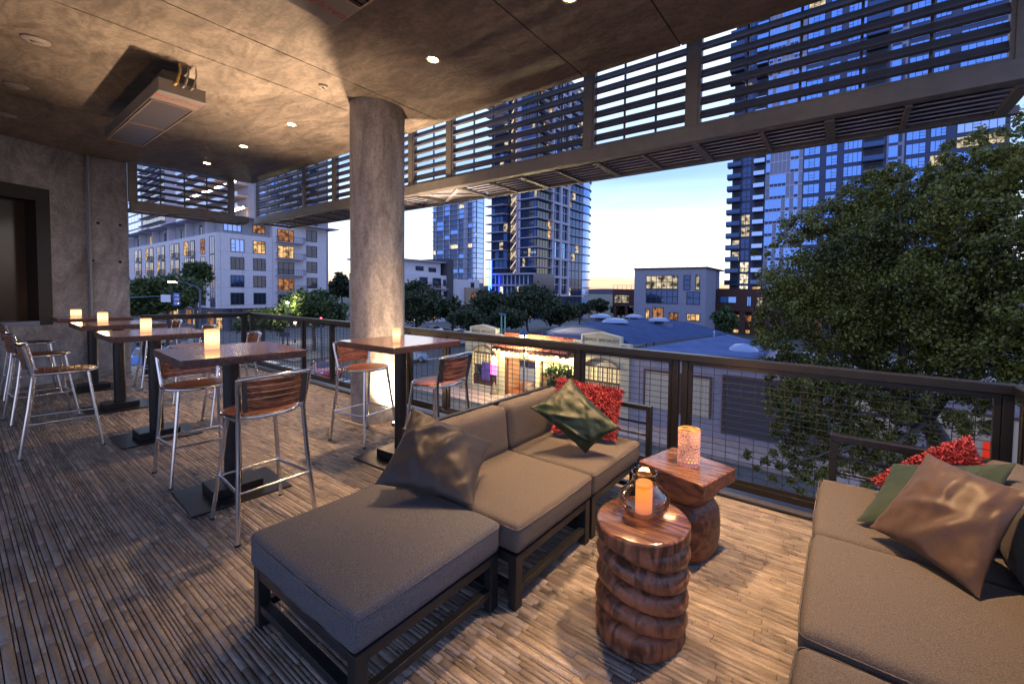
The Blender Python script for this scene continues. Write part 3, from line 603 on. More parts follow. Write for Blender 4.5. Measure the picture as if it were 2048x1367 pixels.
for i, (y0, y1, lb, z1) in enumerate(((2.29, 3.02, 'taupe end seat of the right sofa, nearest the railing', .435), (1.565, 2.28, 'taupe middle seat of the right sofa under the bronze pillow', .445), (.83, 1.545, 'nearest taupe seat of the right sofa at the bottom edge', .425))):
    s = thing('sofa_module', lb, 'sofa seat', (.35, (y0+y1)/2, 0), group=G2)
    frame(s, -.075, .74, y0+.008, y1-.008); cush('seat_cushion', s, -.095, .62, y0+.002, y1-.002, .26 if i else .285, z1, FAB1, seed=11+i, r=.034)
    back_frame(s, .80, y0, y1, .70); cush('back_cushion', s, .60, .76, y0+.004, y1-.004, .42, .73, FAB1, lean=-.10, seed=16+i, crown=0, r=.045, n=(10, 22, 12))
    if i == 0:
        b = MB(); ya = 3.03
        b.box((-.055, ya, .665), (.80, ya+.045, .705), FRAME); b.box((-.055, ya+.001, .001), (-.012, ya+.0449, .664), FRAME); b.box((.757, ya+.001, .001), (.80, ya+.0449, .664), FRAME)
        for z in (.47, .565): b.tube([(-.015, ya+.022, z), (.76, ya+.022, z)], .009, FRAME, 8)
        b.build('armrest', s, bevel=.003)
# ---------------------------------------------------------------- pillows
def pillow(cs, T, mat, label, seed=0, wr=.012, pinch=.10, shag=None, group=None, back=(0, 1, 0), N=44, folds=()):
    A, B_, C_, D_ = [Vector(tuple(map(float, c))) for c in cs]; cen = (A+B_+C_+D_)/4
    nrm = (B_-A).cross(D_-A).normalized()
    if nrm.dot(Vector(EYE)-cen) < 0: nrm = -nrm
    vs = []; K = N+1
    def surf(u, v, side):
        e = 1-u*u; g = 1-v*v; uu = u*(1-pinch*g*abs(u)**3); vv = v*(1-pinch*e*abs(v)**3)
        s, t_ = (uu+1)/2, (vv+1)/2; p_ = A*(1-s)*(1-t_)+B_*s*(1-t_)+C_*s*t_+D_*(1-s)*t_
        th = T*(max(0, e)**.55)*(max(0, g)**.55)
        ang = math.atan2(v, u); rad = math.hypot(u, v)
        w1 = noise.noise(Vector((u*1.4+seed, v*1.4, side)))*1.2+noise.noise(Vector((ang*3.0+seed*2, rad*.9, 5)))*.9*min(1, rad*1.3)
        w2 = noise.ridged_multi_fractal(Vector((u*.9+seed, v*1.7+w1*.25, side*3)), .9, 2.1, 4, 1.0, 2.0)-1.0
        edge = min(1, 4*e)*min(1, 4*g)
        w3 = noise.noise(Vector((u*3.1+seed, v*3.4+w1*.5, side*2))); d_ = wr*(w1*.55+w2*.6+w3*.45)*edge
        for (fu, fv, fl, fw_, fh) in folds:             # (centre, direction, width, height)
            dd = (u-fu)*math.cos(fl)+(v-fv)*math.sin(fl); al = -(u-fu)*math.sin(fl)+(v-fv)*math.cos(fl)
            d_ += fh*math.exp(-(dd/fw_)**2)*math.exp(-(al/.55)**2)*edge
        fr = noise.noise(Vector((u*5+seed, v*5, 2)))*.006*(1-edge)
        return p_+nrm*(side*(th*(1 if side > 0 else .7)+d_)+fr)
    for side in (1, -1):
        for i in range(K):
            for j in range(K): u = math.sin(math.pi/2*(i/N*2-1)); v = math.sin(math.pi/2*(j/N*2-1)); vs.append(surf(u, v, side))
    fs = []; o2 = K*K
    for i in range(N):
        for j in range(N): a = i*K+j; fs += [(a, a+K, a+K+1, a+1), (o2+a, o2+a+1, o2+a+K+1, o2+a+K)]
    b = MB(); b.add(vs, fs, mat if not shag else RED2); 
    b.v = [tuple(v) for v in b.v]
    for i in range(N+1):                                # weld the seam
        for a in (i*K, i*K+N, i, N*K+i):
            mid = (Vector(b.v[a])+Vector(b.v[o2+a]))/2; b.v[a] = tuple(mid); b.v[o2+a] = tuple(mid)
    loc = (cen.x, cen.y, min(A.z, B_.z, C_.z, D_.z))
    if not shag:
        o = b.build('pillow', None, 75); sub = o.modifiers.new('Subdivision', 'SUBSURF'); sub.levels = sub.render_levels = 1
        me = o.data; o.location = loc
        for v in me.vertices: v.co -= Vector(loc)
        return tag(o, label, 'pillow', group)
    o = thing('shaggy_pillow', label, 'pillow', loc, group=group); b.build('cover', o, 75)
    V = []; Fq = []; rn = random.Random(seed)
    for _ in range(shag):
        u = rn.uniform(-1, 1); v = rn.uniform(-1, 1); side = 1 if rn.random() < .72 else -1
        p0 = surf(u, v, side); e = 1e-2; ed = max(abs(u), abs(v))
        outw = ((B_-A).normalized()*(u)+(D_-A).normalized()*(v)); dirn = (nrm*side*(1.1-ed*.6)+outw*(.25+ed*.5)+Vector((rn.gauss(0, .5), rn.gauss(0, .5), rn.gauss(0, .5)-.35))).normalized()
        ln = rn.uniform(.018, .036); w = dirn.cross(Vector((rn.gauss(0, 1), rn.gauss(0, 1), rn.gauss(0, 1)))).normalized()*.0028
        p1 = p0+dirn*ln*.55+nrm*side*.002; p2 = p0+dirn*ln+Vector((0, 0, -.006)); k = len(V)
        V += [tuple(p0-w), tuple(p0+w), tuple(p1+w*1.2), tuple(p1-w*1.2), tuple(p2+w*.5), tuple(p2-w*.5)]; Fq += [(k, k+1, k+2, k+3), (k+3, k+2, k+4, k+5)]
    sh = rawmesh('shag_pile', np.array(V), np.array(Fq), RED, o); return o
pillow([at(948, 1012, Z=.46), at(985, 885, Y=1.86), at(825, 812, Y=1.50), at(748, 968, Z=.545)], .075, BROWN, 'dark brown satin pillow lying where the ottoman meets the left sofa', 3, .016, folds=[(.1, -.1, 1.2, .10, .022), (.45, .3, .6, .08, .018), (-.3, .4, 2.0, .09, .016)])
pillow([at(1172, 907, Z=.46), at(1242, 856, Y=2.52), at(1140, 755, Y=2.56), at(1060, 815, Y=2.25)], .055, GREEN, 'shiny dark green pillow in front of the red shaggy one on the left sofa', 9, .019, folds=[(-.2, .2, .9, .07, .022), (.2, -.4, 2.2, .08, .02), (-.5, -.3, .2, .07, .02)])
pillow([at(1105, 858, Z=.50), at(1232, 878, Z=.48), at(1246, 780, Y=2.87), at(1116, 754, Y=2.78)], .05, RED2, 'red shaggy pillow standing against the arm of the left sofa', 5, .008, .05, shag=7000)
pillow([at(1958, 1196, Z=.46), at(2064, 985, Y=2.38), at(1855, 905, Y=2.62), at(1738, 1053, Z=.485)], .065, BRONZE, 'bronze brown leather look pillow on the right sofa', 14, .013, .08, folds=[(-.1, .2, .3, .09, .015), (.4, .0, 1.4, .08, .015), (-.4, -.2, .8, .1, .014)])
pillow([at(1960, 1110, Y=2.42), at(2034, 925, Y=2.70), at(1785, 926, Y=2.82), at(1712, 1040, Z=.46)], .05, GREEN2, 'dull green pillow tucked behind the bronze one on the right sofa', 21, .010, .08)
pillow([at(1800, 1010, Z=.50), at(1985, 965, Y=2.86), at(1938, 872, Y=2.97), at(1752, 960, Z=.52)], .05, RED2, 'red shaggy pillow at the back of the right sofa against the railing', 31, .008, .05, shag=7000)
# ---------------------------------------------------------------- carved side tables, vase, hurricane lamp
def twist_drum(x, y, r, h, label):
    o = thing('carved_side_table', label, 'side table', (x, y, 0)); nA, nZ = 72, 96; vs = []; rings = 5.2
    for k in range(nZ+1):
        z = k/nZ*h
        for j in range(nA):
            a = 2*math.pi*j/nA; t_ = z/h; ph = rings*t_+.55*math.sin(a+.6)+.07*math.sin(2*a+t_*4)+.25
            f = ph % 1.0; prof = (1-abs(2*f-1)**2.6)
            g = .050*(math.sqrt(max(0, 1-(2*f-1)**2))-.85) if z < h-.055 else .006
            if z < .09: g *= max(0, (z-.02)/.07)
            lump = noise.noise(Vector((math.cos(a)*1.6, math.sin(a)*1.6, z*5)))*.006+noise.noise(Vector((math.cos(a)*5, math.sin(a)*5, z*14)))*.0008
            e = -.006 if k in (0, nZ) else 0
            rr_ = r+g+lump*(1 if z < h-.05 else .5)+e; vs.append((rr_*math.cos(a), rr_*math.sin(a), z+(.012*math.sin(a*2+1) if k == 0 else 0)*0))
    fs = [(k*nA+j, k*nA+(j+1) % nA, (k+1)*nA+(j+1) % nA, (k+1)*nA+j) for k in range(nZ) for j in range(nA)]+[tuple(range(nA-1, -1, -1))]
    b = MB(); b.add(vs, fs, TEAK); b.build('trunk', o, 50, local=True)
    b = MB(); top = [vs[nZ*nA+j] for j in range(nA)]; 
    b.add([(p_[0]*.999, p_[1]*.999, h+.0003) for p_ in top]+[(p_[0]*.97, p_[1]*.97, h+.004) for p_ in top], [tuple(nA+j for j in range(nA))]+[(j, (j+1) % nA, nA+(j+1) % nA, nA+j) for j in range(nA)], TOPW); b.build('tabletop', o, 50, local=True)
    return o
TOPW = wood('polished_wood_top', (.085, .038, .024), (.23, .115, .07), .16, axis=0, sc=2.6, bump=.25, coat=.6, ring=1.5)
twist_drum(-.755, 1.785, .208, .515, 'round side table carved in thick twisted rings, holding the glass lamp')
bt = thing('carved_side_table', 'side table carved as a block on a round pedestal, holding the pink vase', 'side table', (-.79, 2.50, 0))
b = MB(); a0 = R(-15); cs_, sn_ = math.cos(a0), math.sin(a0)
def bp(u, v, z): return (-.785+u*cs_-v*sn_, 2.515+u*sn_+v*cs_, z)
w, d = .225, .185
rnd = random.Random(5)
b.add([bp(sx*w, sy*d, .43) for sx, sy in ((-1, -1), (1, -1), (1, 1), (-1, 1))]+[bp(sx*w, sy*d, .515) for sx, sy in ((-1, -1), (1, -1), (1, 1), (-1, 1))], [(3, 2, 1, 0), (0, 1, 5, 4), (1, 2, 6, 5), (2, 3, 7, 6), (3, 0, 4, 7)], TEAK2); b.f.append((4, 5, 6, 7)); b.mi.append(b.m(TOPW)); b.build('tabletop', bt, bevel=.009, seg=3)
b = MB(); P_ = [(.16, .0), (.178, .02), (.186, .10), (.186, .20), (.178, .27), (.155, .31), (.135, .325), (.150, .34), (.172, .375), (.178, .42), (.176, .432)]; nA = 48; vs = []
for r_, z in P_:
    for j in range(nA):
        a = 2*math.pi*j/nA; sq = (abs(math.cos(a))**3.2+abs(math.sin(a))**3.2)**(-1/3.2); k = 1+(sq-1)*.8; l_ = 1+noise.noise(Vector((math.cos(a)*1.5, math.sin(a)*1.5, z*4)))*.05
        x, y = r_*k*l_*math.cos(a), r_*k*l_*math.sin(a); vs.append(bp(x*1.03, y*.95, z+.0005))
b.add(vs, [(i*nA+j, i*nA+(j+1) % nA, (i+1)*nA+(j+1) % nA, (i+1)*nA+j) for i in range(len(P_)-1) for j in range(nA)]+[tuple(range(nA-1, -1, -1))], TEAK2); b.build('pedestal', bt, 60)
p = at(1377, 926, Z=.516); r_, h_ = .068, .215; nA, nZ = 144, 96; vs = []
for k in range(nZ+1):
    for j in range(nA):
        a = 2*math.pi*j/nA; u = j/nA*20; v = k/nZ*11; row = math.floor(v); best = 9
        for rr_ in (row-1, row, row+1):
            uu = u-(.5 if rr_ % 2 else 0); du = (uu-math.floor(uu)-.5); dv = v-rr_-.5; best = min(best, math.hypot(du, dv*.92))
        g = -.0075*max(0, 1-(best/.55)**2)+(.0 if 0 < k < nZ else -.001); vs.append(((r_+g)*math.cos(a), (r_+g)*math.sin(a), k/nZ*h_))
vz = thing('honeycomb_vase', 'pink honeycomb glass candle vase on the block table', 'candle vase', tuple(p))
b = MB(); PINK = M('pink_glass', (.72, .42, .38), .22, 0, emit=(1, .30, .18), estr=.42, spec=.8)
nt_ = PINK.node_tree; tcn = nt_.nodes.new('ShaderNodeTexCoord'); sp = nt_.nodes.new('ShaderNodeSeparateXYZ'); nt_.links.new(tcn.outputs['Generated'], sp.inputs[0]); rp = ramp(nt_, [(0, (.05,)*3), (.55, (.10,)*3), (1, (.30,)*3)], sp.outputs[2]); nt_.links.new(rp.outputs[0], nt_.nodes['Principled BSDF'].inputs['Emission Strength'])
b.add(vs, [(k*nA+j, k*nA+(j+1) % nA, (k+1)*nA+(j+1) % nA, (k+1)*nA+j) for k in range(nZ) for j in range(nA)], PINK); b.lathe([(r_, h_), (r_*.93, h_-.001), (r_*.92, .02), (.001, .015)], emis('vase_inside', (1, .42, .12), .9, scale=14), 48); b.build('vase_wall', vz, 60, local=True)
l = bpy.data.lights.new('vase_light', 'POINT'); l.energy = 2.5; l.color = (1, .5, .2); l.shadow_soft_size = .05; k = bpy.data.objects.new('vase_light', l); C.objects.link(k); k.location = (p[0], p[1], p[2]+h_+.02)
p = at(1287, 1024, Z=.52); hl = thing('hurricane_lamp', 'smoked glass hurricane lamp with a lit candle on the twisted table', 'candle lamp', (p[0], p[1], .5195))
gm = bpy.data.materials.new('smoked_glass'); gm.use_nodes = True; t = gm.node_tree; n = t.nodes; n.remove(n['Principled BSDF']); tr = n.new('ShaderNodeBsdfTransparent'); tr.inputs[0].default_value = (.80, .69, .61, 1); gl = n.new('ShaderNodeBsdfGlossy'); gl.inputs['Roughness'].default_value = .03; fr = n.new('ShaderNodeLayerWeight'); fr.inputs[0].default_value = .22; ms = n.new('ShaderNodeMixShader')
t.links.new(fr.outputs['Facing'], ms.inputs[0]); t.links.new(tr.outputs[0], ms.inputs[1]); t.links.new(gl.outputs[0], ms.inputs[2]); t.links.new(ms.outputs[0], n['Material Output'].inputs[0])
b = MB(); b.lathe([(r_g*1.3, z_g*1.22) for r_g, z_g in [(.001, .002), (.05, .002), (.078, .014), (.092, .04), (.094, .06), (.082, .085), (.058, .108), (.047, .122), (.045, .14), (.0455, .16), (.047, .163), (.043, .162), (.0425, .14), (.0445, .122), (.055, .106), (.079, .083), (.091, .06), (.089, .042), (.075, .018), (.048, .006), (.001, .006)]], gm, 48); b.build('glass_shade', hl, 60, local=True)
b = MB(); CW = bpy.data.materials.new('wax_glow'); CW.use_nodes = True; t = CW.node_tree; n = t.nodes; n.remove(n['Principled BSDF']); em = n.new('ShaderNodeEmission'); tcn = n.new('ShaderNodeTexCoord'); sp = n.new('ShaderNodeSeparateXYZ'); t.links.new(tcn.outputs['Generated'], sp.inputs[0]); rp = ramp(t, [(0, (.65, .26, .16)), (.45, (1, .36, .12)), (.8, (1, .46, .10)), (.9, (1, .28, .04)), (1, (1, .5, .15))], sp.outputs[2]); t.links.new(rp.outputs[0], em.inputs[0]); em.inputs[1].default_value = .85; t.links.new(em.outputs[0], n['Material Output'].inputs[0])
b.lathe([(.039, .008), (.040, .012), (.040, .145), (.038, .149), (.001, .147)], CW, 32); b.build('candle', hl, 50, local=True)
l = bpy.data.lights.new('lamp_light', 'POINT'); l.energy = 2.5; l.color = (1, .5, .18); l.shadow_soft_size = .03; k = bpy.data.objects.new('lamp_light', l); C.objects.link(k); k.location = (p[0], p[1], .52+.15)
# ---------------------------------------------------------------- ground, streets
GZ = -6.0
q = MB(); q.add([(-3500, -60, GZ-.012), (3500, -60, GZ-.012), (3500, 4500, GZ-.012), (-3500, 4500, GZ-.012)], [(0, 1, 2, 3)], M('far_ground', (.05, .055, .05), .9, scale=.02, var=.4)); struct(q.build('ground'))
YB = 22.3                                               # building line across the street
XW = at(930, 740, Y=YB)[0]                              # corner of the workshop
q = MB(); q.add([(-140, 7.5, GZ), (40, 7.5, GZ), (40, 19.2, GZ), (-140, 19.2, GZ)], [(0, 1, 2, 3)], ASPH); struct(q.build('road'))
q = MB(); x0, x1 = XW-22, XW-5; q.add([(x0, 19.2, GZ-.004), (x1, 19.2, GZ-.004), (x1, 160, GZ-.004), (x0, 160, GZ-.004)], [(0, 1, 2, 3)], ASPH); struct(q.build('side_road'))
q = MB(); q.box((XW-4.6, 19.5, GZ-.1), (40, YB+.5, GZ+.13), WALKP); q.box((XW-4.6, YB+.5, GZ-.1), (XW, 90, GZ+.13), WALKG); struct(q.build('pavement'))
q = MB(); q.box((-140, 19.5, GZ-.1), (x0-.4, 90, GZ+.13), WALKG); struct(q.build('pavement'))
q = MB(); q.box((-140, 3.6, GZ-.1), (40, 7.3, GZ+.13), WALKG); struct(q.build('pavement'))
q = MB()
for i in range(14): q.add([(x0+.7+i*1.15, 15.2, GZ+.004), (x0+1.2+i*1.15, 15.2, GZ+.004), (x0+1.2+i*1.15, 18.6, GZ+.004), (x0+.7+i*1.15, 18.6, GZ+.004)], [(0, 1, 2, 3)], PAINT)
for i in range(10): q.add([(x0-4, 8.3+i*1.1, GZ+.004), (x0-1, 8.3+i*1.1, GZ+.004), (x0-1, 8.8+i*1.1, GZ+.004), (x0-4, 8.8+i*1.1, GZ+.004)], [(0, 1, 2, 3)], PAINT)
for i in range(22): q.add([(XW+3+i*3, 13.2, GZ+.004), (XW+4.6+i*3, 13.2, GZ+.004), (XW+4.6+i*3, 13.35, GZ+.004), (XW+3+i*3, 13.35, GZ+.004)], [(0, 1, 2, 3)], PAINT)
for i in range(14): q.add([(x0+8.4, 24+i*5, GZ+.002), (x0+8.6, 24+i*5, GZ+.002), (x0+8.6, 27+i*5, GZ+.002), (x0+8.4, 27+i*5, GZ+.002)], [(0, 1, 2, 3)], PAINT)
struct(q.build('road_marking'))
# distant hills
q = MB(); n_ = 60; vs = []
for i in range(n_+1):
    a = R(-75+120*i/n_); d_ = 3000; h = 22+30*max(0, noise.noise(Vector((i*.23, 0, 0)))+.35); vs += [(d_*math.sin(a), d_*math.cos(a), GZ-5), (d_*math.sin(a), d_*math.cos(a), GZ+h)]
q.add(vs, [(2*i, 2*i+2, 2*i+3, 2*i+1) for i in range(n_)], M('hill_haze', (.10, .10, .15), 1.)); struct(q.build('hills'))
# ---------------------------------------------------------------- facade helpers: plane 'Y' faces the terrace, plane 'X' faces +x
def pbox(b, pl, c, u0, u1, z0, z1, o0, o1, mat):
    if pl == 'Y': b.box((u0, c-o1, z0), (u1, c-o0, z1), mat)
    else: b.box((c+o0, u0, z0), (c+o1, u1, z1), mat)
def rect(pl, c, x0, y0, x1, y1):
    k = {pl: c}; i = 0 if pl == 'Y' else 1
    a, b, c_, d = at(x0, y0, **k), at(x1, y0, **k), at(x0, y1, **k), at(x1, y1, **k)
    return (a[i]+c_[i])/2, (b[i]+d[i])/2, (c_[2]+d[2])/2, (a[2]+b[2])/2
def window(b, pl, c, u0, u1, z0, z1, glass, fr=None, nu=2, nz_=1, t=.06, o=.0, casement=False):
    fr = fr or FRAMEW
    pbox(b, pl, c, u0+t, u1-t, z0+t, z1-t, o-.02, o+.015, glass)
    pbox(b, pl, c, u0, u0+t, z0, z1, o-.03, o+.05, fr); pbox(b, pl, c, u1-t, u1, z0, z1, o-.03, o+.05, fr)
    pbox(b, pl, c, u0+t, u1-t, z0, z0+t, o-.03, o+.048, fr); pbox(b, pl, c, u0+t, u1-t, z1-t, z1, o-.03, o+.048, fr)
    for i in range(1, nu): u = u0+(u1-u0)*i/nu; pbox(b, pl, c, u-t*.45, u+t*.45, z0+t, z1-t, o-.02, o+.035, fr)
    for i in range(1, nz_): z = z0+(z1-z0)*i/nz_; pbox(b, pl, c, u0+t, u1-t, z-t*.45, z+t*.45, o-.02, o+.033, fr)
    if casement: 
        um = u0+(u1-u0)*casement
        pbox(b, pl, c, um, um+(u1-u0)/nu, z0+(z1-z0)*.28, z0+(z1-z0)*.28+t*.8, o-.02, o+.034, fr); pbox(b, pl, c, um, um+(u1-u0)/nu, z0+(z1-z0)*.55, z0+(z1-z0)*.55+t*.8, o-.02, o+.034, fr)
def wpart(root, *a, **k): b = MB(); window(b, *a, **k); return b.build('window', root)
def balcony(root, pl, c, u0, u1, z, d_, mat=None, slab=SLAB):
    b = MB(); pbox(b, pl, c, u0, u1, z-.14, z, .002, d_, slab)
    m_ = mat or FRAMEW
    pbox(b, pl, c, u0, u1, z+.98, z+1.03, d_-.05, d_, m_)
    for uu in (u0, u1-.05): pbox(b, pl, c, uu, uu+.05, z+.981, z+1.029, .02, d_-.051, m_)
    n_ = max(3, int((u1-u0)/.28))
    for i in range(n_+1): u = u0+(u1-u0-.03)*i/n_; pbox(b, pl, c, u, u+.03, z, z+.979, d_-.04, d_-.01, m_)
    for k in (1, 2, 3): 
        for uu in (u0, u1-.03): pbox(b, pl, c, uu, uu+.03, z, z+.979, d_*k/4, d_*k/4+.03, m_)
    return b.build('balcony', root)
def wallbox(root, p, q_, mat, name='wall', bevel=0): b = MB(); b.box(p, q_, mat); return b.build(name, root, bevel=bevel)

REST = {}
def pane(root, pl, c, u0, u1, z0, z1, o0, o1, mat, cap=98, name='window'):
    k = REST.setdefault((root.name, name), [0, MB(), root, name])
    if k[0] < cap: k[0] += 1; b = MB(); pbox(b, pl, c, u0, u1, z0, z1, o0, o1, mat); b.build(name, root)
    else: pbox(k[1], pl, c, u0, u1, z0, z1, o0, o1, mat)
def flush_panes():
    for c, b, r, n in REST.values():
        if b.v: b.build(n, r)['kind'] = 'stuff'
# ---------------------------------------------------------------- white apartment block on the left
Pc = at(434, 600, D=69); XC, YC = Pc[0], Pc[1]
ap = thing('apartment_block', 'white stucco apartment block with dark windows at the street corner', 'apartment block', (XC, YC, GZ))
Ye = at(652, 560, X=XC)[1]; Xe = at(238, 560, Y=YC)[0]; zt = at(434, 464, X=XC)[2]; zb = at(434, 617, X=XC)[2]
wallbox(ap, (Xe, YC, zb), (XC, Ye, zt), WHITEW)
wallbox(ap, (Xe+.5, YC+1.0, GZ), (XC-.8, Ye-.3, zb-.001), M('podium_grey', (.13, .13, .17), .8, scale=1, var=.2), 'podium')
zt2 = at(545, 441, X=XC)[2]; ya = at(545, 500, X=XC)[1]
wallbox(ap, (Xe+.3, YC+1.4, zt+.001), (XC-1.2, Ye-.5, zt+2.9), GREYW, 'top_storey')
wallbox(ap, (XC-6, ya, zt+.002), (XC+.10, Ye+.002, zt+2.6), WHITEW, 'wall')
wallbox(ap, (XC-6, ya, zb+.5), (XC+.101, Ye+.003, zt+.001), WHITEW, 'wall')
nS = 8
for i in range(nS): u0 = Xe+(XC-1-Xe)*i/nS; b = MB(); b.box((u0+.3, YC-.7-(i % 2)*.35, zt+2.91), (u0+(XC-1-Xe)/nS-.3, YC+3, zt+3.12), SLAB); b.build('roof_slab', ap)
b = MB(); b.box((XC-4, YC+1.2, zt+2.905), (XC+.9, ya-.4, zt+3.1), SLAB); b.build('roof_slab', ap); b = MB(); b.box((XC-5, ya+3.5, zt+2.61), (XC+2.0, Ye+1.6, zt+2.85), SLAB); b.build('roof_slab', ap)
b = MB(); zs_ = [zt-.02-3.02*k for k in range(1, 5)]
for z in zs_: pbox(b, 'X', XC, YC+.1, ya-.05, z-.03, z+.01, -.01, .012, GREYW); pbox(b, 'Y', YC, Xe+.1, XC-.1, z-.03, z+.01, -.01, .012, GREYW)
for px_ in (441, 485, 545): 
    yy = at(px_, 540, X=XC)[1]; pbox(b, 'X', XC, yy, yy+.04, zb+.1, zt-.1, -.01, .011, GREYW)
b.build('joint_lines', ap)
rows = [(478, 504), (514, 539), (550, 574), (585, 609)]
lit = {(1, 0): LITW, (3, 3): None}
for k, (ya_, yb_) in enumerate(rows):
    u0, u1, z0, z1 = rect('X', XC, 461, ya_, 488.5, yb_); wpart(ap, 'X', XC, u0, u1, z0, z1, GLASSL if k == 0 else GLASSD if k % 2 else GLASSN, nu=3, nz_=1, t=.1, casement=.02)
    v0, v1, _, _ = rect('X', XC, 506, 500, 531, 520); wpart(ap, 'X', XC, v0, v1, z0, z1, LITW if k == 0 else GLASSD, nu=3, t=.1, casement=.7)
    w0, w1, _, _ = rect('X', XC+.1, 613, 500, 634, 520); wpart(ap, 'X', XC+.1, w0, w1, z0, z1, GLASSD if k < 3 else GLASSN, nu=2, t=.1, casement=.5)
    if k == 0: wpart(ap, 'X', XC+.1, w0, w1, z0+3.02, z1+3.02, GLASSD, nu=2, t=.1)
    s0, s1, _, _ = rect('X', XC+.1, 555, 500, 588, 520)
    for kk in ([k] if k < 3 else [k])+([-1] if k == 0 else []):
        zz = z0+(3.02 if kk == -1 else 0); g_ = {0: LITW, 1: GLASSD, 2: LITO, 3: GLASSD, -1: LITO}[kk]
        wpart(ap, 'X', XC+.1, s0, s1, zz-.5, zz+1.75, g_, nu=3, t=.1); balcony(ap, 'X', XC+.1, s0-.3, s1+1.5, zz-.6, 1.5)
w0, w1, z0, z1 = rect('X', XC-1.2, 446, 447, 483, 460); wpart(ap, 'X', XC-1.2, w0, w1, zt+.5, zt+2.4, GLASSL, nu=4, t=.1)
w0, w1, z0, z1 = rect('X', XC-1.2, 505, 447, 530, 460); wpart(ap, 'X', XC-1.2, w0, w1, zt+.6, zt+2.1, LITO, nu=3, t=.1)
def zrow(k): u0, u1, z0, z1 = rect('X', XC, 461, rows[k][0], 488.5, rows[k][1]); return z0, z1
litA = {(0, 0), (1, 0), (4, 0), (3, 1)}
colsA = [(402, 411), (369, 378), (341, 348), (315, 321), (292, 298), (270, 276)]; balA = [(381, 391), (350, 360), (323, 331), (300, 308), (278, 284)]
for k in range(4):
    z0, z1 = zrow(k)
    for i, (a, c) in enumerate(colsA):
        u0, u1, _, _ = rect('Y', YC, a, 540, c, 560); wpart(ap, 'Y', YC, u0, u1, z0-.35, z1+.1, (LITW if (i+k) % 3 else LITO) if (i, k) in litA else GLASSD, nu=2, nz_=2, t=.1)
    for a, c in balA:
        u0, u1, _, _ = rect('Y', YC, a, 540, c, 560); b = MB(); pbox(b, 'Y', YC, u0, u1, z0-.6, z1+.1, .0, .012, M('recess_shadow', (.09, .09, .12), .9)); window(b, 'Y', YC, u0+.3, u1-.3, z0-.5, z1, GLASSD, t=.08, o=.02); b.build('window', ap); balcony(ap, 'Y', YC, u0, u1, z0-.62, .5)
    u0, u1, _, _ = rect('Y', YC, 420, 540, 430, 560); wpart(ap, 'Y', YC, u0, u1, z0-.5, z1+.3, GLASSN, nu=2, t=.1)
for i in range(12):
    u = Xe+1+i*(XC-3-Xe)/12; wpart(ap, 'Y', YC+1.4, u, u+1.3, zt+.3, zt+2.3, (LITO, GLASSD, GLASSN, GLASSD, LITW, GLASSD, GLASSN)[i % 7], t=.1)
    if i % 2: b = MB(); b.box((u+1.6, YC+.3, zt+.01), (u+1.9, YC+1.4, zt+2.9), WHITEW); b.build('fin', ap)
b = MB()
for i in range(9):
    yy = YC+2+i*(Ye-YC-4)/9; b.box((XC-.4, yy, GZ), (XC-.05, yy+.4, zb), DARKW)
b.build('colonnade', ap)
for i in range(7): yy = YC+2.8+i*(Ye-YC-5)/7; wpart(ap, 'X', XC-.8, yy, yy+2.6, GZ+.4, zb-.7, (LITY, LITW, GLASSD, LITY, LITW, GLASSN, LITY)[i], nu=3, nz_=2, t=.1)
for i in range(9): xx = XC-4-i*4.; wpart(ap, 'Y', YC+1.0, xx, xx+3.0, GZ+.4, zb-.8, (LITW, LITO, GLASSD)[i % 3], nu=3, nz_=2, t=.1)
# ---------------------------------------------------------------- tall pale tower behind it
P2 = at(497, 500, D=112); X2, Y2 = P2[0], P2[1]
tw = thing('tall_tower', 'tall pale apartment tower with warm lit balcony soffits behind the white block', 'tower', (X2, Y2, GZ))
BEIGE = M('beige_panel', (.36, .34, .38), .85, scale=1, var=.08); SOFW = M('warm_soffit', (.58, .45, .36), .8)
xl = at(250, 400, Y=Y2)[0]; yr_ = at(656, 400, X=X2)[1]
wallbox(tw, (xl, Y2, GZ), (X2, yr_, 62), BEIGE)
fl = 3.05; k0 = 7
for k in range(6, 17):
    z = GZ+fl*k+1.2
    a, c = at(372, 380, Y=Y2)[0], X2+.8
    b = MB(); b.box((a, Y2-2.6, z), (c, Y2-.002, z+.28), SOFW); b.box((a, Y2-2.66, z+.02), (c, Y2-2.6, z+1.1), M('balcony_glass', (.35, .42, .62), .15, .2)); b.build('balcony', tw)
    for i in range(7): u = a+1.2+i*(c-a-3)/7; wpart(tw, 'Y', Y2, u, u+1.1, z+.8, z+2.5, GLASSN if (i+k) % 4 else LITW, t=.1)
    for i in range(5): u = Y2+2+i*(yr_-Y2-4)/5; wpart(tw, 'X', X2, u, u+2.2, z+.9, z+2.6, (GLASSL, GLASSD, GLASSN, GLASSB, GLASSD)[(i*2+k) % 5], nu=2, t=.1)
b = MB()
for k in range(6, 18):
    z = GZ+fl*k+1.2; a, c, _, _ = rect('Y', Y2, 256, 380, 281, 400); window(b, 'Y', Y2, a, c, z+.2, z+2.7, GLASSL, FRAMEL, nu=4, t=.1)
    a, c, _, _ = rect('Y', Y2, 284, 380, 330, 400); pbox(b, 'Y', Y2, a, c, z-.1, z+.15, .0, 1.4, SLAB); window(b, 'Y', Y2, a+.3, c-.3, z+.3, z+2.6, GLASSD if k % 3 else GLASSN, nu=6, t=.1)
b.build('glazed_bay', tw)
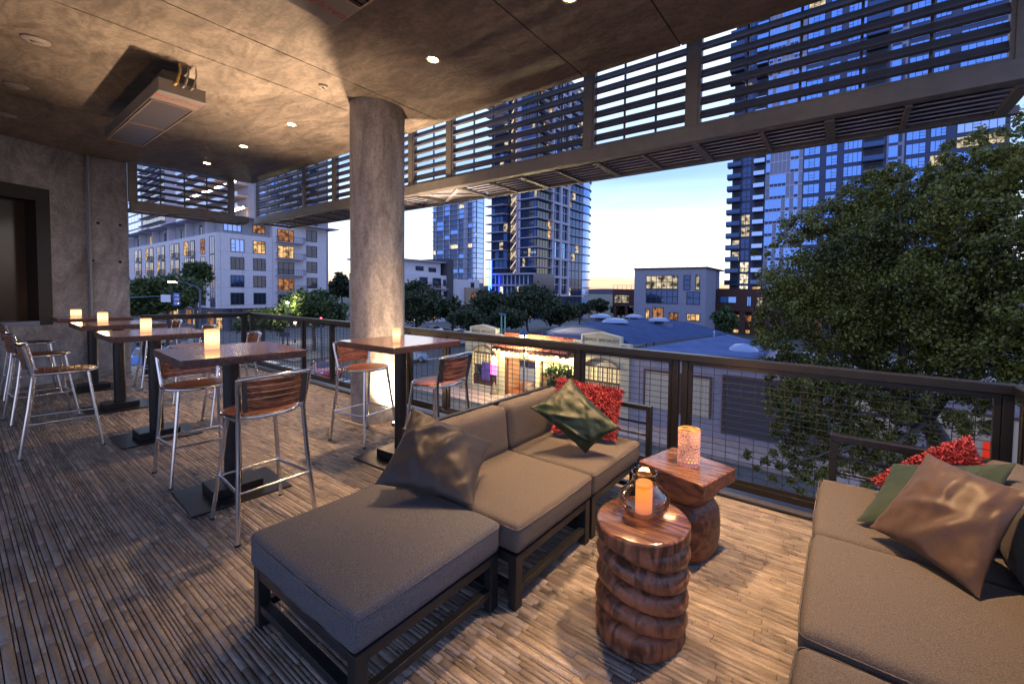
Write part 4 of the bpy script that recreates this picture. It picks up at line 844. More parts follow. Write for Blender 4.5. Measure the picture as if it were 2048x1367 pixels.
# string of lights
st = thing('string_lights', 'row of glowing balcony lights on the pale tower', 'string lights', (X2, Y2-2.7, 18)); b = MB(); bm_ = emis('festoon_bulb', (1, .72, .38), 14)
for i in range(16): p = at(375+i*6.2+random.uniform(-1, 1), 397-i*2.35+random.uniform(-1, 1), Y=Y2-2.8); b.lathe([(.001, -.28), (.2, -.18), (.28, 0), (.2, .18), (.001, .28)], bm_, 8, p)
for i in range(6): p = at(468+i*3.6, 421-i*1.2, Y=Y2-2.8); b.lathe([(.001, -.3), (.25, -.18), (.34, 0), (.25, .18), (.001, .3)], bm_, 8, p)
b.build('bulb_row', st); b = MB(); b.tube([at(372, 396, Y=Y2-2.8), at(470, 359, Y=Y2-2.8)], .04, FRAMEW, 6); b.build('cable', st)
# ---------------------------------------------------------------- mid white building
P3 = at(812, 620, D=92); X3, Y3 = P3[0], P3[1]
mb = thing('white_building', 'low white apartment building with balconies right of the column', 'building', (X3, Y3, GZ))
Y3b = at(893, 600, X=X3)[1]; Y3c = at(905, 600, X=X3)[1]; Y3d = at(960, 600, X=X3)[1]; Y3a = at(770, 600, X=X3)[1]
z1_ = at(850, 549, X=X3)[2]; z2_ = at(850, 523, X=X3)[2]
wallbox(mb, (X3-14, Y3a, GZ), (X3, Y3b, z1_), WHITEW); wallbox(mb, (X3-13, Y3a, z1_+.001), (X3-1.0, Y3b-1, z2_), WHITEW, 'top_storey'); wallbox(mb, (X3-14, Y3a-.5, z2_+.001), (X3-.2, Y3b, z2_+.35), GREYW, 'roof')
wallbox(mb, (X3-12, Y3b+.001, GZ), (X3+.3, Y3c, z2_+1.2), DARKW, 'stair_tower'); wallbox(mb, (X3-14, Y3c+.001, GZ), (X3-.3, Y3d, z1_-.7), WHITEW); 
u0, u1, z0, z1 = rect('X', X3, 930, 575, 958, 620); wallbox(mb, (X3-.29, u0, GZ), (X3+.35, u1, z1), M('tan_panel', (.36, .27, .20), .8), 'bay')
for a, y0, c, y1, g_ in ((831, 532, 847, 541, 0), (857, 535, 872, 544, 0), (839, 554, 855, 572, 1), (865, 556, 882, 576, 1), (895-1.2, 559, 892, 572, 2), (865, 579, 882, 600, 1), (888, 582, 893, 594, 0)):
    u0, u1, z0, z1 = rect('X', X3 if y0 > 548 else X3-1, min(a, c-6), y0, c, y1); wpart(mb, 'X', X3 if y0 > 548 else X3-1, u0, u1, z0, z1, GLASSD if g_ != 2 else GLASSN, nu=2, t=.1)
    if g_ == 1: balcony(mb, 'X', X3, u0-.5, u1+1.4, z0-.1, 1.3)
u0, u1, z0, z1 = rect('X', X3, 943, 565, 950, 575); wpart(mb, 'X', X3-.3, u0, u1, z0, z1, GLASSD, t=.1); u0, u1, z0, z1 = rect('X', X3+.35, 943, 586, 952, 600); wpart(mb, 'X', X3+.35, u0, u1, z0, z1, LITO, t=.1)
for i in range(6): yy = Y3a+3+i*(Y3d-Y3a)/7; wpart(mb, 'X', X3, yy, yy+2.2, GZ+.6, GZ+2.6, (LITW, LITY, LITW, GLASSD, LITW, LITY)[i], t=.1) if yy < Y3b-2.5 else None
# ---------------------------------------------------------------- far left glass tower
def gridtower(name, label, segs, z0, z1, fl, mats, parts=True):
    pass
P4 = at(952, 500, D=255); X4, Y4 = P4[0], P4[1]
ft = thing('glass_tower', 'far slender glass tower at the left of the skyline', 'tower', (X4, Y4, GZ))
ztop = at(900, 385, Y=Y4)[2]; xa = at(866, 500, Y=Y4)[0]; yb4 = at(968, 500, X=X4)[1]
wallbox(ft, (xa, Y4, GZ), (X4, yb4, ztop), M('tower_glass_core', (.07, .11, .19), .2, .5))
nf = int((ztop-GZ)/3.1); cols4 = [(866, 872), (874, 887), (889, 899), (901, 916), (918, 928), (936, 946), (947, 953)]
for k in range(4, nf):
    z = GZ+k*3.1
    b = MB(); pbox(b, 'Y', Y4, xa-.3, X4-2.5, z, z+.35, 0, .9 if k % 2 else .7, SLAB); b.build('floor_slab', ft)
    for ci, (a, c) in enumerate(cols4):
        a_, c_ = at(a, 500, Y=Y4)[0], at(c, 500, Y=Y4)[0]; r_ = random.random()
        if r_ < .62: pane(ft, 'Y', Y4, a_+.3, c_-.3, z+.5, z+2.8, .01, .15, LITY if r_ < .035 else (GLASSB if r_ < .22 else GLASSN))
    b = MB(); pbox(b, 'X', X4, Y4+.5, yb4-1, z+.2, z+2.9, .01, .3, GLASSL); pbox(b, 'Y', Y4, X4-3.2, X4, z+.3, z+2.9, .01, .3, GLASSL); b.build('corner_glazing', ft)
b = MB()
for px_ in (873, 888, 900, 917, 929, 935, 946): a_ = at(px_, 500, Y=Y4)[0]; pbox(b, 'Y', Y4, a_-.3, a_+.3, GZ, ztop, 0, .5, FRAMEL)
u0, u1 = at(930, 500, Y=Y4)[0], at(934, 500, Y=Y4)[0]; pbox(b, 'Y', Y4, u0, u1, GZ, ztop, .0, .6, SLAB); b.build('pier_strip', ft)
# ---------------------------------------------------------------- central residential tower
P5 = at(1073, 500, D=133); X5, Y5 = P5[0], P5[1]; ZT5 = 76; FH = 3.1
ct = thing('residential_tower', 'central dark glass residential tower with pale balcony slabs', 'tower', (X5, Y5, GZ))
def U5(px_): return at(px_, 500, Y=Y5)[0]
def V5(px_): return at(px_, 500, X=X5)[1]
x970, x1003, x1022, x1040 = U5(970), U5(1003), U5(1022), U5(1040); y1100, y1135, y1165 = V5(1100), V5(1135), V5(1164)
CORE = M('tower_dark_glass', (.035, .06, .13), .12, .6)
wallbox(ct, (x970, Y5+3, GZ), (x1003, y1135, ZT5-4), CORE, 'wall'); wallbox(ct, (x1003+.01, Y5+4.5, GZ), (x1040, y1135-1, ZT5-2), M('stair_wall', (.33, .26, .2), .7), 'wall'); wallbox(ct, (x1040+.01, Y5, GZ), (X5, y1165, ZT5), CORE, 'wall')
b = MB(); cxm = (x1022+x1040)/2; b.lathe([((x1040-x1022)*.5, GZ), ((x1040-x1022)*.5, ZT5-2)], M('metal_shaft', (.34, .33, .46), .3, .7, scale=.5, var=.1, stretch=(1, 1, 3)), 20, (cxm, Y5+3.2, 0)); b.build('lift_shaft', ct, 50)
for k in range(1, int((ZT5-GZ)/FH)):
    z = GZ+k*FH
    b = MB(); pbox(b, 'Y', Y5, x1040-.8, X5+1.6, z, z+.28, 0, 1.6, SLAB); pbox(b, 'X', X5, Y5+.001, y1100, z, z+.281, 0, 1.6, SLAB); pbox(b, 'X', X5, y1135, y1165, z, z+.28, 0, 1.1, SLAB)
    pbox(b, 'Y', Y5+3, x970-1, x1003, z, z+.25, 0, 2.2, SLAB); b.build('floor_slab', ct)
    r_ = random.random
    n_ = 6
    for i in range(n_): u = x1040+(X5-x1040)*i/n_; w = (X5-x1040)/n_; pane(ct, 'Y', Y5, u+.12, u+w-.12, z+.3, z+FH-.1, .01, .1, LITD if r_() < .04 else (GLASSN if r_() < .6 else GLASSD))
    n_ = 5
    for i in range(n_): u = Y5+(y1100-Y5)*i/n_; w = (y1100-Y5)/n_; pane(ct, 'X', X5, u+.15, u+w-.15, z+.3, z+FH-.1, .01, .1, LITW if r_() < .05 else GLASSD)
    for i in range(4): u = y1135+(y1165-y1135)*i/4; w = (y1165-y1135)/4; pane(ct, 'X', X5, u+.3, u+w-.3, z+.3, z+FH-.1, .01, .1, LITD if r_() < .08 else GLASSN)
    for i in range(4): u = x970+(x1003-x970)*i/4; w = (x1003-x970)/4; pane(ct, 'Y', Y5+3, u+.15, u+w-.15, z+.3, z+FH-.1, .01, .1, LITD if r_() < .08 else (GLASSB if r_() < .2 else GLASSN))
    b = MB(); pbox(b, 'Y', Y5+4.5, x1003+.3, x1022-.3, z+.9, z+2.7, .01, .12, GLASSN if k % 3 else LITD); b.bar((x1003+.5, Y5+4, z+.2), (x1022-.3, Y5+3, z+2.9), .25, .3, M('stair_light', (.7, .55, .4), .6, emit=(1, .7, .4), estr=.35)); b.build('stair_window', ct)
    b = MB(); p_ = (X5-.01, y1165, z); n_ = 10                        # rounded far bay with scalloped balconies
    rad = (V5(1189)-y1165)*.62
    b.lathe([(rad*.95, z+.3), (rad*.95, z+FH-.1)], GLASSL if k < 12 or k % 2 else GLASSB, 20, (X5-rad+.6, y1165+rad*.6, 0)); b.lathe([(rad*1.03, z), (rad*1.03, z+.3)], M('balcony_edge_dark', (.12, .13, .2), .6), 20, (X5-rad+.6, y1165+rad*.6, 0)); b.build('round_bay', ct, 50)
GR = M('white_grid_frame', (.46, .46, .58), .7)
for k in range(1, int((ZT5-GZ)/(2*FH))):
    z = GZ+k*2*FH
    b = MB(); pbox(b, 'X', X5, y1100, y1135, z, z+.8, .0, .9, GR)
    for u in (y1100, (y1100+y1135)/2-.5, y1135-1): pbox(b, 'X', X5, u, u+1., z+.801, z+2*FH-.001, .0, .88, GR)
    for u in (y1100, (y1100+y1135)/2): 
        w = (y1135-y1100)/2; pbox(b, 'X', X5, u+1, u+w-.6, z+.85, z+2*FH-.05, .01, .12, GLASSN if (k+int(u)) % 5 else GLASSB)
        for j in range(1, 3): pbox(b, 'X', X5, u+1+(w-1.6)*j/3-.08, u+1+(w-1.6)*j/3+.08, z+.85, z+2*FH-.05, .12, .25, FRAMEW)
        pbox(b, 'X', X5, u+1, u+w-.6, z+.8+FH, z+1.05+FH, .12, .26, FRAMEL)
    b.build('grid_bay', ct)
# its podium
pod = thing('podium_block', 'low glassy podium block at the foot of the central tower', 'building', (X5, Y5-14, GZ))
Yp = Y5-12; x0_, x1_ = at(992, 600, Y=Yp)[0], at(1066, 600, Y=Yp)[0]; zp = at(1040, 546, Y=Yp)[2]; wallbox(pod, (x0_, Yp, GZ), (x1_, Y5-1.7, zp), CORE)
for k in range(5):
    z = zp-.5-k*3.3
    if z < GZ: break
    b = MB(); b.box((x0_-.5, Yp-1.2, z), (x1_+.8, Yp-.01, z+.5), SLAB); b.build('floor_slab', pod)
    for i in range(9): u = x0_+(x1_-x0_)*i/9; pane(pod, 'Y', Yp, u+.2, u+(x1_-x0_)/9-.2, z-2.7, z-.2, .01, .12, LITY if random.random() < .16 else GLASSN)
b = MB()
for i in range(9): u = x0_+(x1_-x0_)*i/9; b.box((u-.12, Yp-.4, GZ), (u+.12, Yp-.125, zp-.6), FRAMEL)
b.build('mullions', pod)
# base terrace with a warm toned wall, and colonnade right of the tower
tb = thing('colonnade_base', 'pale columned base under the central tower', 'building', (X5+4, Y5+4, GZ))
Yq = Y5-3; a_, c_ = at(1110, 620, Y=Yq)[0], at(1168, 620, Y=Yq)[0]; z_ = at(1140, 612, Y=Yq)[2]
wallbox(tb, (a_, Yq+2, GZ), (c_, Yq+10, z_-.5), M('base_warm_wall', (.42, .3, .24), .8)); wallbox(tb, (a_-.5, Yq, z_-.5), (c_+.5, Yq+10.5, z_), SLAB, 'roof')
for i in range(4): u = a_+(c_-a_)*i/3.0; wallbox(tb, (u-.6, Yq+.2, GZ), (u+.6, Yq+1.2, z_-.501), SLAB, 'column')
# blue neon strip
nb = at(979, 560, D=125); b = MB(); z0 = at(979, 598, D=125)[2]; z1 = at(979, 520, D=125)[2]; bl = emis('blue_neon', (.03, .10, 1), 5)
for dx in (-.45, .35): b.box((nb[0]+dx, nb[1], z0), (nb[0]+dx+.28, nb[1]+.3, z1), bl)
tag(b.build('neon_strip'), 'vertical blue neon strips glowing between the two central towers', 'neon light')
# ---------------------------------------------------------------- right hand tower
P6 = at(1600, 450, D=101); Y6 = P6[1]
rt_ = thing('glass_tower', 'huge navy glass apartment tower behind the big tree at right', 'tower', (P6[0], Y6, GZ))
def U6(px_): return at(px_, 420, Y=Y6)[0]
XA6, XB6 = U6(1463), U6(2012); ZT6 = 86; FR6 = 3.05; zref = at(1620, 317, Y=Y6)[2]
wallbox(rt_, (XA6, Y6, GZ), (XB6, Y6+22, ZT6), NAVYW)
kmin = int((GZ+8-zref)/FR6); kmax = int((ZT6-zref)/FR6)-1
wcols = [(1604, 1637, 3, .35), (1648, 1671, 2, .5), (1683, 1720, 4, .05), (1806, 1846, 3, .66), (1854, 1886, 3, .66), (1906, 2003, 6, .33)]
PANEL6 = M('pale_blue_panel', (.20, .23, .36), .6); count = 0; rest = MB()
for k in range(kmin, kmax):
    z1 = zref+k*FR6; z0 = z1-2.35
    for (a, c, nu_, cs) in wcols:
        ua, uc = U6(a), U6(c); r_ = random.random(); g_ = GLASSB if r_ < .95 else (LITD if r_ < .98 else GLASSL)
        zpx = (z1-1.56); vis = -2 < zpx < 72
        if count < 96 and vis and 3 < k+6: wpart(rt_, 'Y', Y6, ua, uc, z0, z1, g_, nu=nu_, t=.11, casement=cs); count += 1
        else: window(rest, 'Y', Y6, ua, uc, z0, z1, g_, nu=nu_, t=.11, casement=cs)
o = rest.build('window', rt_); o['kind'] = 'stuff'
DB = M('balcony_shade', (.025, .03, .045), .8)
for k in range(kmin, kmax):
    z = zref+k*FR6-2.7
    for ua_, uc_, th_, dp_, g_ in ((XA6-1.0, U6(1482), .15, 1.6, GLASSN), (U6(1507), U6(1528), .12, 1.5, GLASSL if k < 8 else GLASSB), (U6(1722)-.1, U6(1763), .12, 1.2, GLASSN)):
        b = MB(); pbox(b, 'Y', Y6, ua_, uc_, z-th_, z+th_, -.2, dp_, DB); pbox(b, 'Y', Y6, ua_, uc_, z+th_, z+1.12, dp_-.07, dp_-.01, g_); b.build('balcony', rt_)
    lt = k < -3 and random.random() < .75
    um_ = (U6(1484)+U6(1500))/2; b = MB(); pbox(b, 'Y', Y6, U6(1484), U6(1500), z+.3, z+2.7, .01, .1, (LITD if random.random() < .7 else LITY) if lt or random.random() < .08 else GLASSN); pbox(b, 'Y', Y6, um_-.07, um_+.07, z+.3, z+2.7, .1, .18, FRAMEW); pbox(b, 'Y', Y6, U6(1484), U6(1500), z+1.2, z+1.32, .1, .17, FRAMEW); b.build('bay_window', rt_)
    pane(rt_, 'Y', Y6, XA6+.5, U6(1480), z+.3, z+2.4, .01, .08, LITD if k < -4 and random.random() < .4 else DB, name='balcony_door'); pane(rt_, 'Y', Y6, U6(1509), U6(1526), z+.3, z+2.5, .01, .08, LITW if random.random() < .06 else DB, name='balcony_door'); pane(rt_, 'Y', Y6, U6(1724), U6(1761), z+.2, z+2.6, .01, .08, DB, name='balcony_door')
    b = MB(); ua, uc = U6(1530), U6(1603); w = (uc-ua)/9; r2 = random.Random(k//2*31+5)                  # pale curtain wall
    for i in range(9):
        g_ = GLASSB if r2.random() < .68 else PANEL6
        pbox(b, 'Y', Y6, ua+i*w, ua+(i+1)*w, z-.05+(.7 if g_ is GLASSB else 0), z+FR6-.2, .1, .25, g_)
        if g_ is GLASSB: pbox(b, 'Y', Y6, ua+i*w, ua+(i+1)*w, z-.05, z+.65, .1, .22, NAVYW)
        pbox(b, 'Y', Y6, ua+i*w-.04, ua+i*w+.04, z-.2, z+FR6-.2, .2, .32, FRAMEL)
    pbox(b, 'Y', Y6, ua, uc, z-.2, z-.06, .1, .33, FRAMEL); b.build('curtain_wall_bay', rt_)
    b = MB(); pbox(b, 'Y', Y6, U6(1768), U6(1803), z-.2, z+FR6-.2, .0, .15, PANEL6); pbox(b, 'Y', Y6, U6(1772), U6(1790), z+.4, z+FR6-.3, .15, .22, GLASSB); pbox(b, 'Y', Y6, U6(1791), U6(1798), z+.4, z+FR6-.3, .15, .22, NAVYW); pbox(b, 'Y', Y6, U6(1772), U6(1790), z-.1, z+.35, .15, .22, NAVYW); b.build('curtain_wall_bay', rt_)
# ---------------------------------------------------------------- modern office with brick wings
P7 = at(1411, 600, D=76); X7, Y7 = P7[0], P7[1]
of = thing('office_building', 'pale modern office building with square windows and rooftop rail', 'office building', (X7, Y7, GZ))
x7 = at(1268, 600, Y=Y7)[0]; z7 = at(1340, 538, Y=Y7)[2]; y7 = at(1440, 560, X=X7)[1]
PALE = M('office_pale_render', (.25, .26, .33), .8, scale=1, var=.08)
wallbox(of, (x7, Y7, GZ), (X7, Y7+7, z7), PALE); wallbox(of, (x7-.1, Y7-.15, z7+.001), (X7+.3, y7+2, z7+.3), BRICK, 'roof'); 
for i in range(3): wallbox(of, (X7-.6, Y7+8+i*(y7-Y7-8)/2.6, at(1411, 577, Y=Y7)[2]), (X7-.1, Y7+8.5+i*(y7-Y7-8)/2.6, z7), PALE, 'column')
wallbox(of, (X7-3, Y7+7.001, GZ), (X7-1.5, y7, z7), BRICK, 'wall')
for a, y0, c, y1, g_, nu_, nz2 in ((1292, 550.5, 1356, 578, LITD, 6, 2), (1292, 579, 1356, 607, GLASSN, 6, 2), (1367, 549.5, 1381, 580, GLASSN, 1, 3), (1391, 549.5, 1400, 580, LITD, 1, 3), (1373, 583, 1400, 609, GLASSN, 2, 2), (1304.5, 613.7, 1327, 636, LITO, 2, 1), (1337.5, 624.6, 1356, 640, LITO, 2, 1), (1372.7, 626.6, 1400, 642, LITW, 3, 1), (1290.7, 616.7, 1299.6, 638.5, LITW, 1, 1)):
    wpart(of, 'Y', Y7, *rect('Y', Y7, a, y0, c, y1), M('dim_office_glass', (.03, .035, .04), .1, emit=(1, .8, .5), estr=.0) if g_ is LITY and False else g_, nu=nu_, nz_=nz2, t=.14)
b = MB()
for i in range(9): u = x7+(X7-x7)*i/8; b.box((u-.03, Y7+.2, z7+.301), (u+.03, Y7+.26, z7+1.2), FRAMEW)
b.box((x7, Y7+.2, z7+1.2), (X7+.3, Y7+.26, z7+1.26), FRAMEW); b.box((X7+.24, Y7+.261, z7+1.2), (X7+.3, y7+1.8, z7+1.26), FRAMEW); b.build('roof_rail', of)
wl = thing('brick_wing', 'dark brick wing left of the pale office building', 'building', (x7, Y7+3, GZ)); a_ = at(1225, 600, Y=Y7+3)[0]; zq = at(1250, 578, Y=Y7+3)[2]; zg = at(1250, 612, Y=Y7+3)[2]
wallbox(wl, (a_, Y7+3, zg), (x7-.01, Y7+12, zq), BRICK); wpart(wl, 'Y', Y7+3, *rect('Y', Y7+3, 1228.4, 589, 1259, 606), LITD, nu=2, nz_=4, t=.16)
for i in range(3): wallbox(wl, (a_+.2+i*(x7-a_-1)/2, Y7+3.2, GZ), (a_+.8+i*(x7-a_-1)/2, Y7+3.8, zg-.001), BRICK, 'column')
b = MB(); b.box((a_, Y7+3.1, zq+.8), (x7-.1, Y7+3.16, zq+.86), FRAMEW)
for i in range(6): b.box((a_+(x7-a_)*i/6, Y7+3.1, zq), (a_+(x7-a_)*i/6+.06, Y7+3.16, zq+.799), FRAMEW)
b.build('roof_rail', wl)
wr_ = thing('brick_wing', 'long dark brick wing right of the pale office building', 'building', (X7+10, Y7+9, GZ)); YW = Y7+9; a_, c_ = at(1400, 600, Y=YW)[0], at(1640, 600, Y=YW)[0]; zq = at(1470, 577, Y=YW)[2]; zg = at(1470, 622, Y=YW)[2]
wallbox(wr_, (a_, YW, zg), (c_, YW+12, zq), BRICK)
for a, y0, c, y1, g_ in ((1436, 592, 1473.5, 606, GLASSB), (1493, 592, 1503, 613, GLASSB), (1512, 594, 1526, 613, LITD)): wpart(wr_, 'Y', YW, *rect('Y', YW, a, y0, c, y1), g_, nu=2, t=.14)
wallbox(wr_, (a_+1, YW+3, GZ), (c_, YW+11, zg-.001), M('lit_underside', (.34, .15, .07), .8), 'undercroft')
for i in range(9): u = a_+.6+i*(c_-a_)/9; wallbox(wr_, (u, YW+.1, GZ), (u+1.1, YW+1.1, zg-.001), BRICK, 'column')
for a, c in ((1415, 1432), (1443, 1463.6), (1472.5, 1504)): wpart(wr_, 'Y', YW+3, *rect('Y', YW+3, a, 629, c, 644), LITO, nu=3, t=.12); 
for a, c in ((1465, 1500), (1505, 1520)): wpart(wr_, 'Y', YW+3, *rect('Y', YW+3, a, 658, c, 668), LITW, nu=3, t=.1)
# ---------------------------------------------------------------- car workshop
def RY(*a, c=YB): return rect('Y', c, *a)
ws = thing('workshop', 'cream arched car workshop with a clay tile awning across the street', 'workshop', (XW+7, YB, GZ))
XE = at(1260, 740, Y=YB)[0]; zw = at(1075, 676, Y=YB)[2]
gu0, gu1, _, gz1 = RY(1009, 716, 1071, 786); gu0b, gu1b, _, _ = RY(1079, 716, 1150, 786)
a0_, a1_, az0, az1 = RY(944, 706, 993, 771); b0_, b1_, bz0, bz1 = RY(1165, 733, 1240, 787); azs = at(965, 706, Y=YB)[2]; aza = at(968, 690, Y=YB)[2]; 
bzs = at(1200, 734, Y=YB)[2]; bza = at(1200, 716, Y=YB)[2]; azb = az0; bzb = at(1200, 800, Y=YB)[2]-.3
b = MB(); d_ = .35
def wb(u0, u1, z0, z1, mat=CREAM): b.box((u0, YB, z0), (u1, YB+d_, z1), mat)
wb(XW, a0_, GZ, zw); wb(a0_, a1_, GZ, azb); wb(a1_, gu0, GZ, zw); wb(gu0, gu1, gz1, zw); wb(gu1, gu0b, GZ, zw); wb(gu0b, gu1b, gz1, zw); wb(gu1b, b0_, GZ, zw); wb(b0_, b1_, GZ, bzb); wb(b1_, XE, GZ, zw)
def archhead(u0, u1, zs_, za, zt_):
    n_ = 14; pts = [(u0+(u1-u0)*i/n_, zs_+(za-zs_)*math.sin(math.pi*i/n_)**.75) for i in range(n_+1)]
    for i in range(n_): (p0, q0), (p1, q1) = pts[i], pts[i+1]; b.add([(p0, YB, q0), (p1, YB, q1), (p1, YB, zt_), (p0, YB, zt_), (p0, YB+d_, q0), (p1, YB+d_, q1)], [(0, 1, 2, 3), (0, 4, 5, 1)], CREAM)
    return pts
pa = archhead(a0_, a1_, azs, aza, zw); pb_ = archhead(b0_, b1_, bzs, bza, zw)
b.build('wall', ws)
b = MB(); b.tube([(u, YB-.03, z) for u, z in pa], .05, M('arch_trim', (.22, .11, .07), .7), 6); b.build('arch_trim', ws); b = MB(); b.tube([(u, YB-.03, z) for u, z in pb_], .05, MATS['arch_trim'], 6); b.build('arch_trim', ws)
BRW = M('brown_joinery', (.09, .035, .025), .6)
for (u0, u1, zs_, zb_, g_, za, lab) in ((a0_, a1_, azs, azb, 0, aza, None), (b0_, b1_, bzs, bzb, 1, bza, None)):
    b = MB(); yy = YB+.2
    b.box((u0, yy+.05, zs_-.02), (u1, yy+.1, za+.05), M('arch_infill', (.5, .46, .34), .8)); b.box((u0, yy, zs_-.06), (u1, yy+.12, zs_+.03), BRW)
    zc = zs_-.9; b.box((u0, yy+.06, zc), (u1, yy+.08, zs_-.06), M('lit_blind', (.6, .5, .28), .8, emit=(1, .74, .34), estr=.28)); 
    for i in range(9): u = u0+(u1-u0)*i/8; b.box((u-.03, yy, zc), (u+.03, yy+.05, zs_-.06), BRW)
    b.box((u0, yy, zc-.08), (u1, yy+.12, zc), BRW); b.box((u0, yy+.06, zb_), (u1, yy+.08, zc-.08), GLASSD if not g_ else M('lit_blind2', (.55, .47, .3), .8, emit=(1, .75, .4), estr=.10)); b.box((u0, yy-.02, zb_), (u1, yy+.1, zb_+.12), BRW)
    if g_ or 1:
        for i in range(22 if g_ else 18): u = u0+(u1-u0)*(i+.5)/(22 if g_ else 18); b.box((u-.025, yy-.05, zb_+.1), (u+.025, yy-.01, (zc-.1) if g_ else zb_+.75), BRW)
    b.build('window', ws)
b = MB(); u0, u1, z0, z1 = RY(983, 713, 993, 729, c=YB+.1); b.box((u0, YB+.12, z0), (u1, YB+.2, z1), emis('pink_sign_top', (1, .85, .7), 2.2)); b.box((u0-.1, YB+.12, z0-.75), (u1, YB+.2, z0-.01), emis('pink_neon', (1, .12, .45), 2.2)); b.build('neon_sign', ws)
b = MB(); u0, u1, z0, z1 = RY(963, 724, 979, 760, c=YB+.1); b.box((u0, YB+.12, z0), (u1, YB+.2, z1), M('violet_poster', (.09, .06, .26), .5, scale=2, var=.5)); b.build('poster', ws)
# garage bay interior
IN = M('garage_interior', (.52, .38, .27), .85); b = MB(); gd = 9.
b.box((gu0-1.2, YB+gd, GZ), (gu1+1, YB+gd+.2, gz1+.6), IN); b.box((gu0-1.4, YB+d_, GZ), (gu0-1.2, YB+gd, gz1+.6), IN); b.box((gu1+1, YB+d_, GZ), (gu1+1.2, YB+gd, gz1+.6), IN); b.box((gu0-1.2, YB+d_, gz1+.6), (gu1+1, YB+gd, gz1+.75), IN); b.box((gu0-1.2, YB+d_, GZ), (gu1+1, YB+gd, GZ+.02), M('garage_floor', (.30, .13, .07), .35)); b.build('garage_bay', ws)
b = MB(); 
for k_ in (gu0, gu1-.12): b.box((k_, YB+.1, GZ), (k_+.12, YB+.3, gz1), BRW)
b.box((gu0, YB+.1, gz1-.14), (gu1, YB+.3, gz1), BRW); b.build('door_frame', ws)
b = MB(); yy = YB+.25; zm = gz1-.75; b.box((gu0b, yy, zm-.1), (gu1b, yy+.1, zm), BRW); b.box((gu0b, yy+.05, GZ+.1), (gu1b, yy+.08, zm-.1), M('showroom_glass', (.12, .06, .03), .15, emit=(1, .5, .2), estr=.05)); b.box((gu0b, yy+.05, zm), (gu1b, yy+.08, gz1), MATS['lit_blind'])
for i in range(7): u = gu0b+(gu1b-gu0b)*i/6; b.box((u-.04, yy-.02, zm), (u+.04, yy+.06, gz1), CREAM if i % 2 else BRW)
for i in (0, 2, 4, 6): u = gu0b+(gu1b-gu0b)*i/6; b.box((u-.05, yy-.02, GZ+.1), (u+.05, yy+.06, zm-.1), BRW)
b.build('shopfront', ws)
for xx in (a0_-.5, a1_+.1): b = MB(); b.lathe([(.32, GZ+.13), (.20, GZ+.5), (.06, GZ+.95), (.001, GZ+1.0)], M('bollard_stone', (.15, .12, .1), .9), 10, (xx, YB-.35, 0)); tag(b.build('bollard'), 'dark conical guard stone at the %s edge of the arched shop window' % ('left' if xx < a0_ else 'right'), 'bollard')
# tile awning
u0, u1, z0, z1 = RY(1004, 686, 1152, 712); aw_z0 = at(1080, 704, Y=YB-1.0)[2]; aw_z1 = aw_z0+.62; b = MB(); nt2 = 30; w = (u1-u0)/nt2
for i in range(nt2):
    c_ = u0+(i+.5)*w
    for j in range(4):
        s0, s1 = j/4, (j+1.15)/4; pts = []
        for s in (s0, s1):
            for a in range(7): an = math.pi*a/6; pts.append((c_+w*.52*math.cos(an), YB-.02-1.05*s, aw_z1-.62*s+w*.42*math.sin(an)+(.03 if s == s1 else 0)))
        b.add(pts, [(k, k+1, k+8, k+7) for k in range(6)], TILE)
b.build('tile_awning', ws)
b = MB(); b.prism([(YB-.02, aw_z1-.02), (YB-1.05, aw_z0-.02), (YB-1.05, aw_z0-.12), (YB-.02, aw_z0-.12)], 'x', u0, u1, BRW)
for i in range(16): u = u0+.1+i*(u1-u0-.2)/15; b.box((u-.05, YB-1.1, aw_z0-.24), (u+.05, YB-.02, aw_z0-.125), BRW)
b.build('awning_eaves', ws)
b = MB(); 
for i in range(34): u = a1_+.8+i*.2; 
b.tube([(at(1010, 672, Y=YB)[0], YB-.02, zw+.05), (at(1146, 684, Y=YB)[0], YB-.02, zw+.05)], .07, TILE, 8)
for i in range(40): u = at(1010, 672, Y=YB)[0]+i*.155; b.lathe([(.075, 0), (.075, .25)], TILE, 7, (u, YB+.05, zw-.04))
b.build('tile_coping', ws)
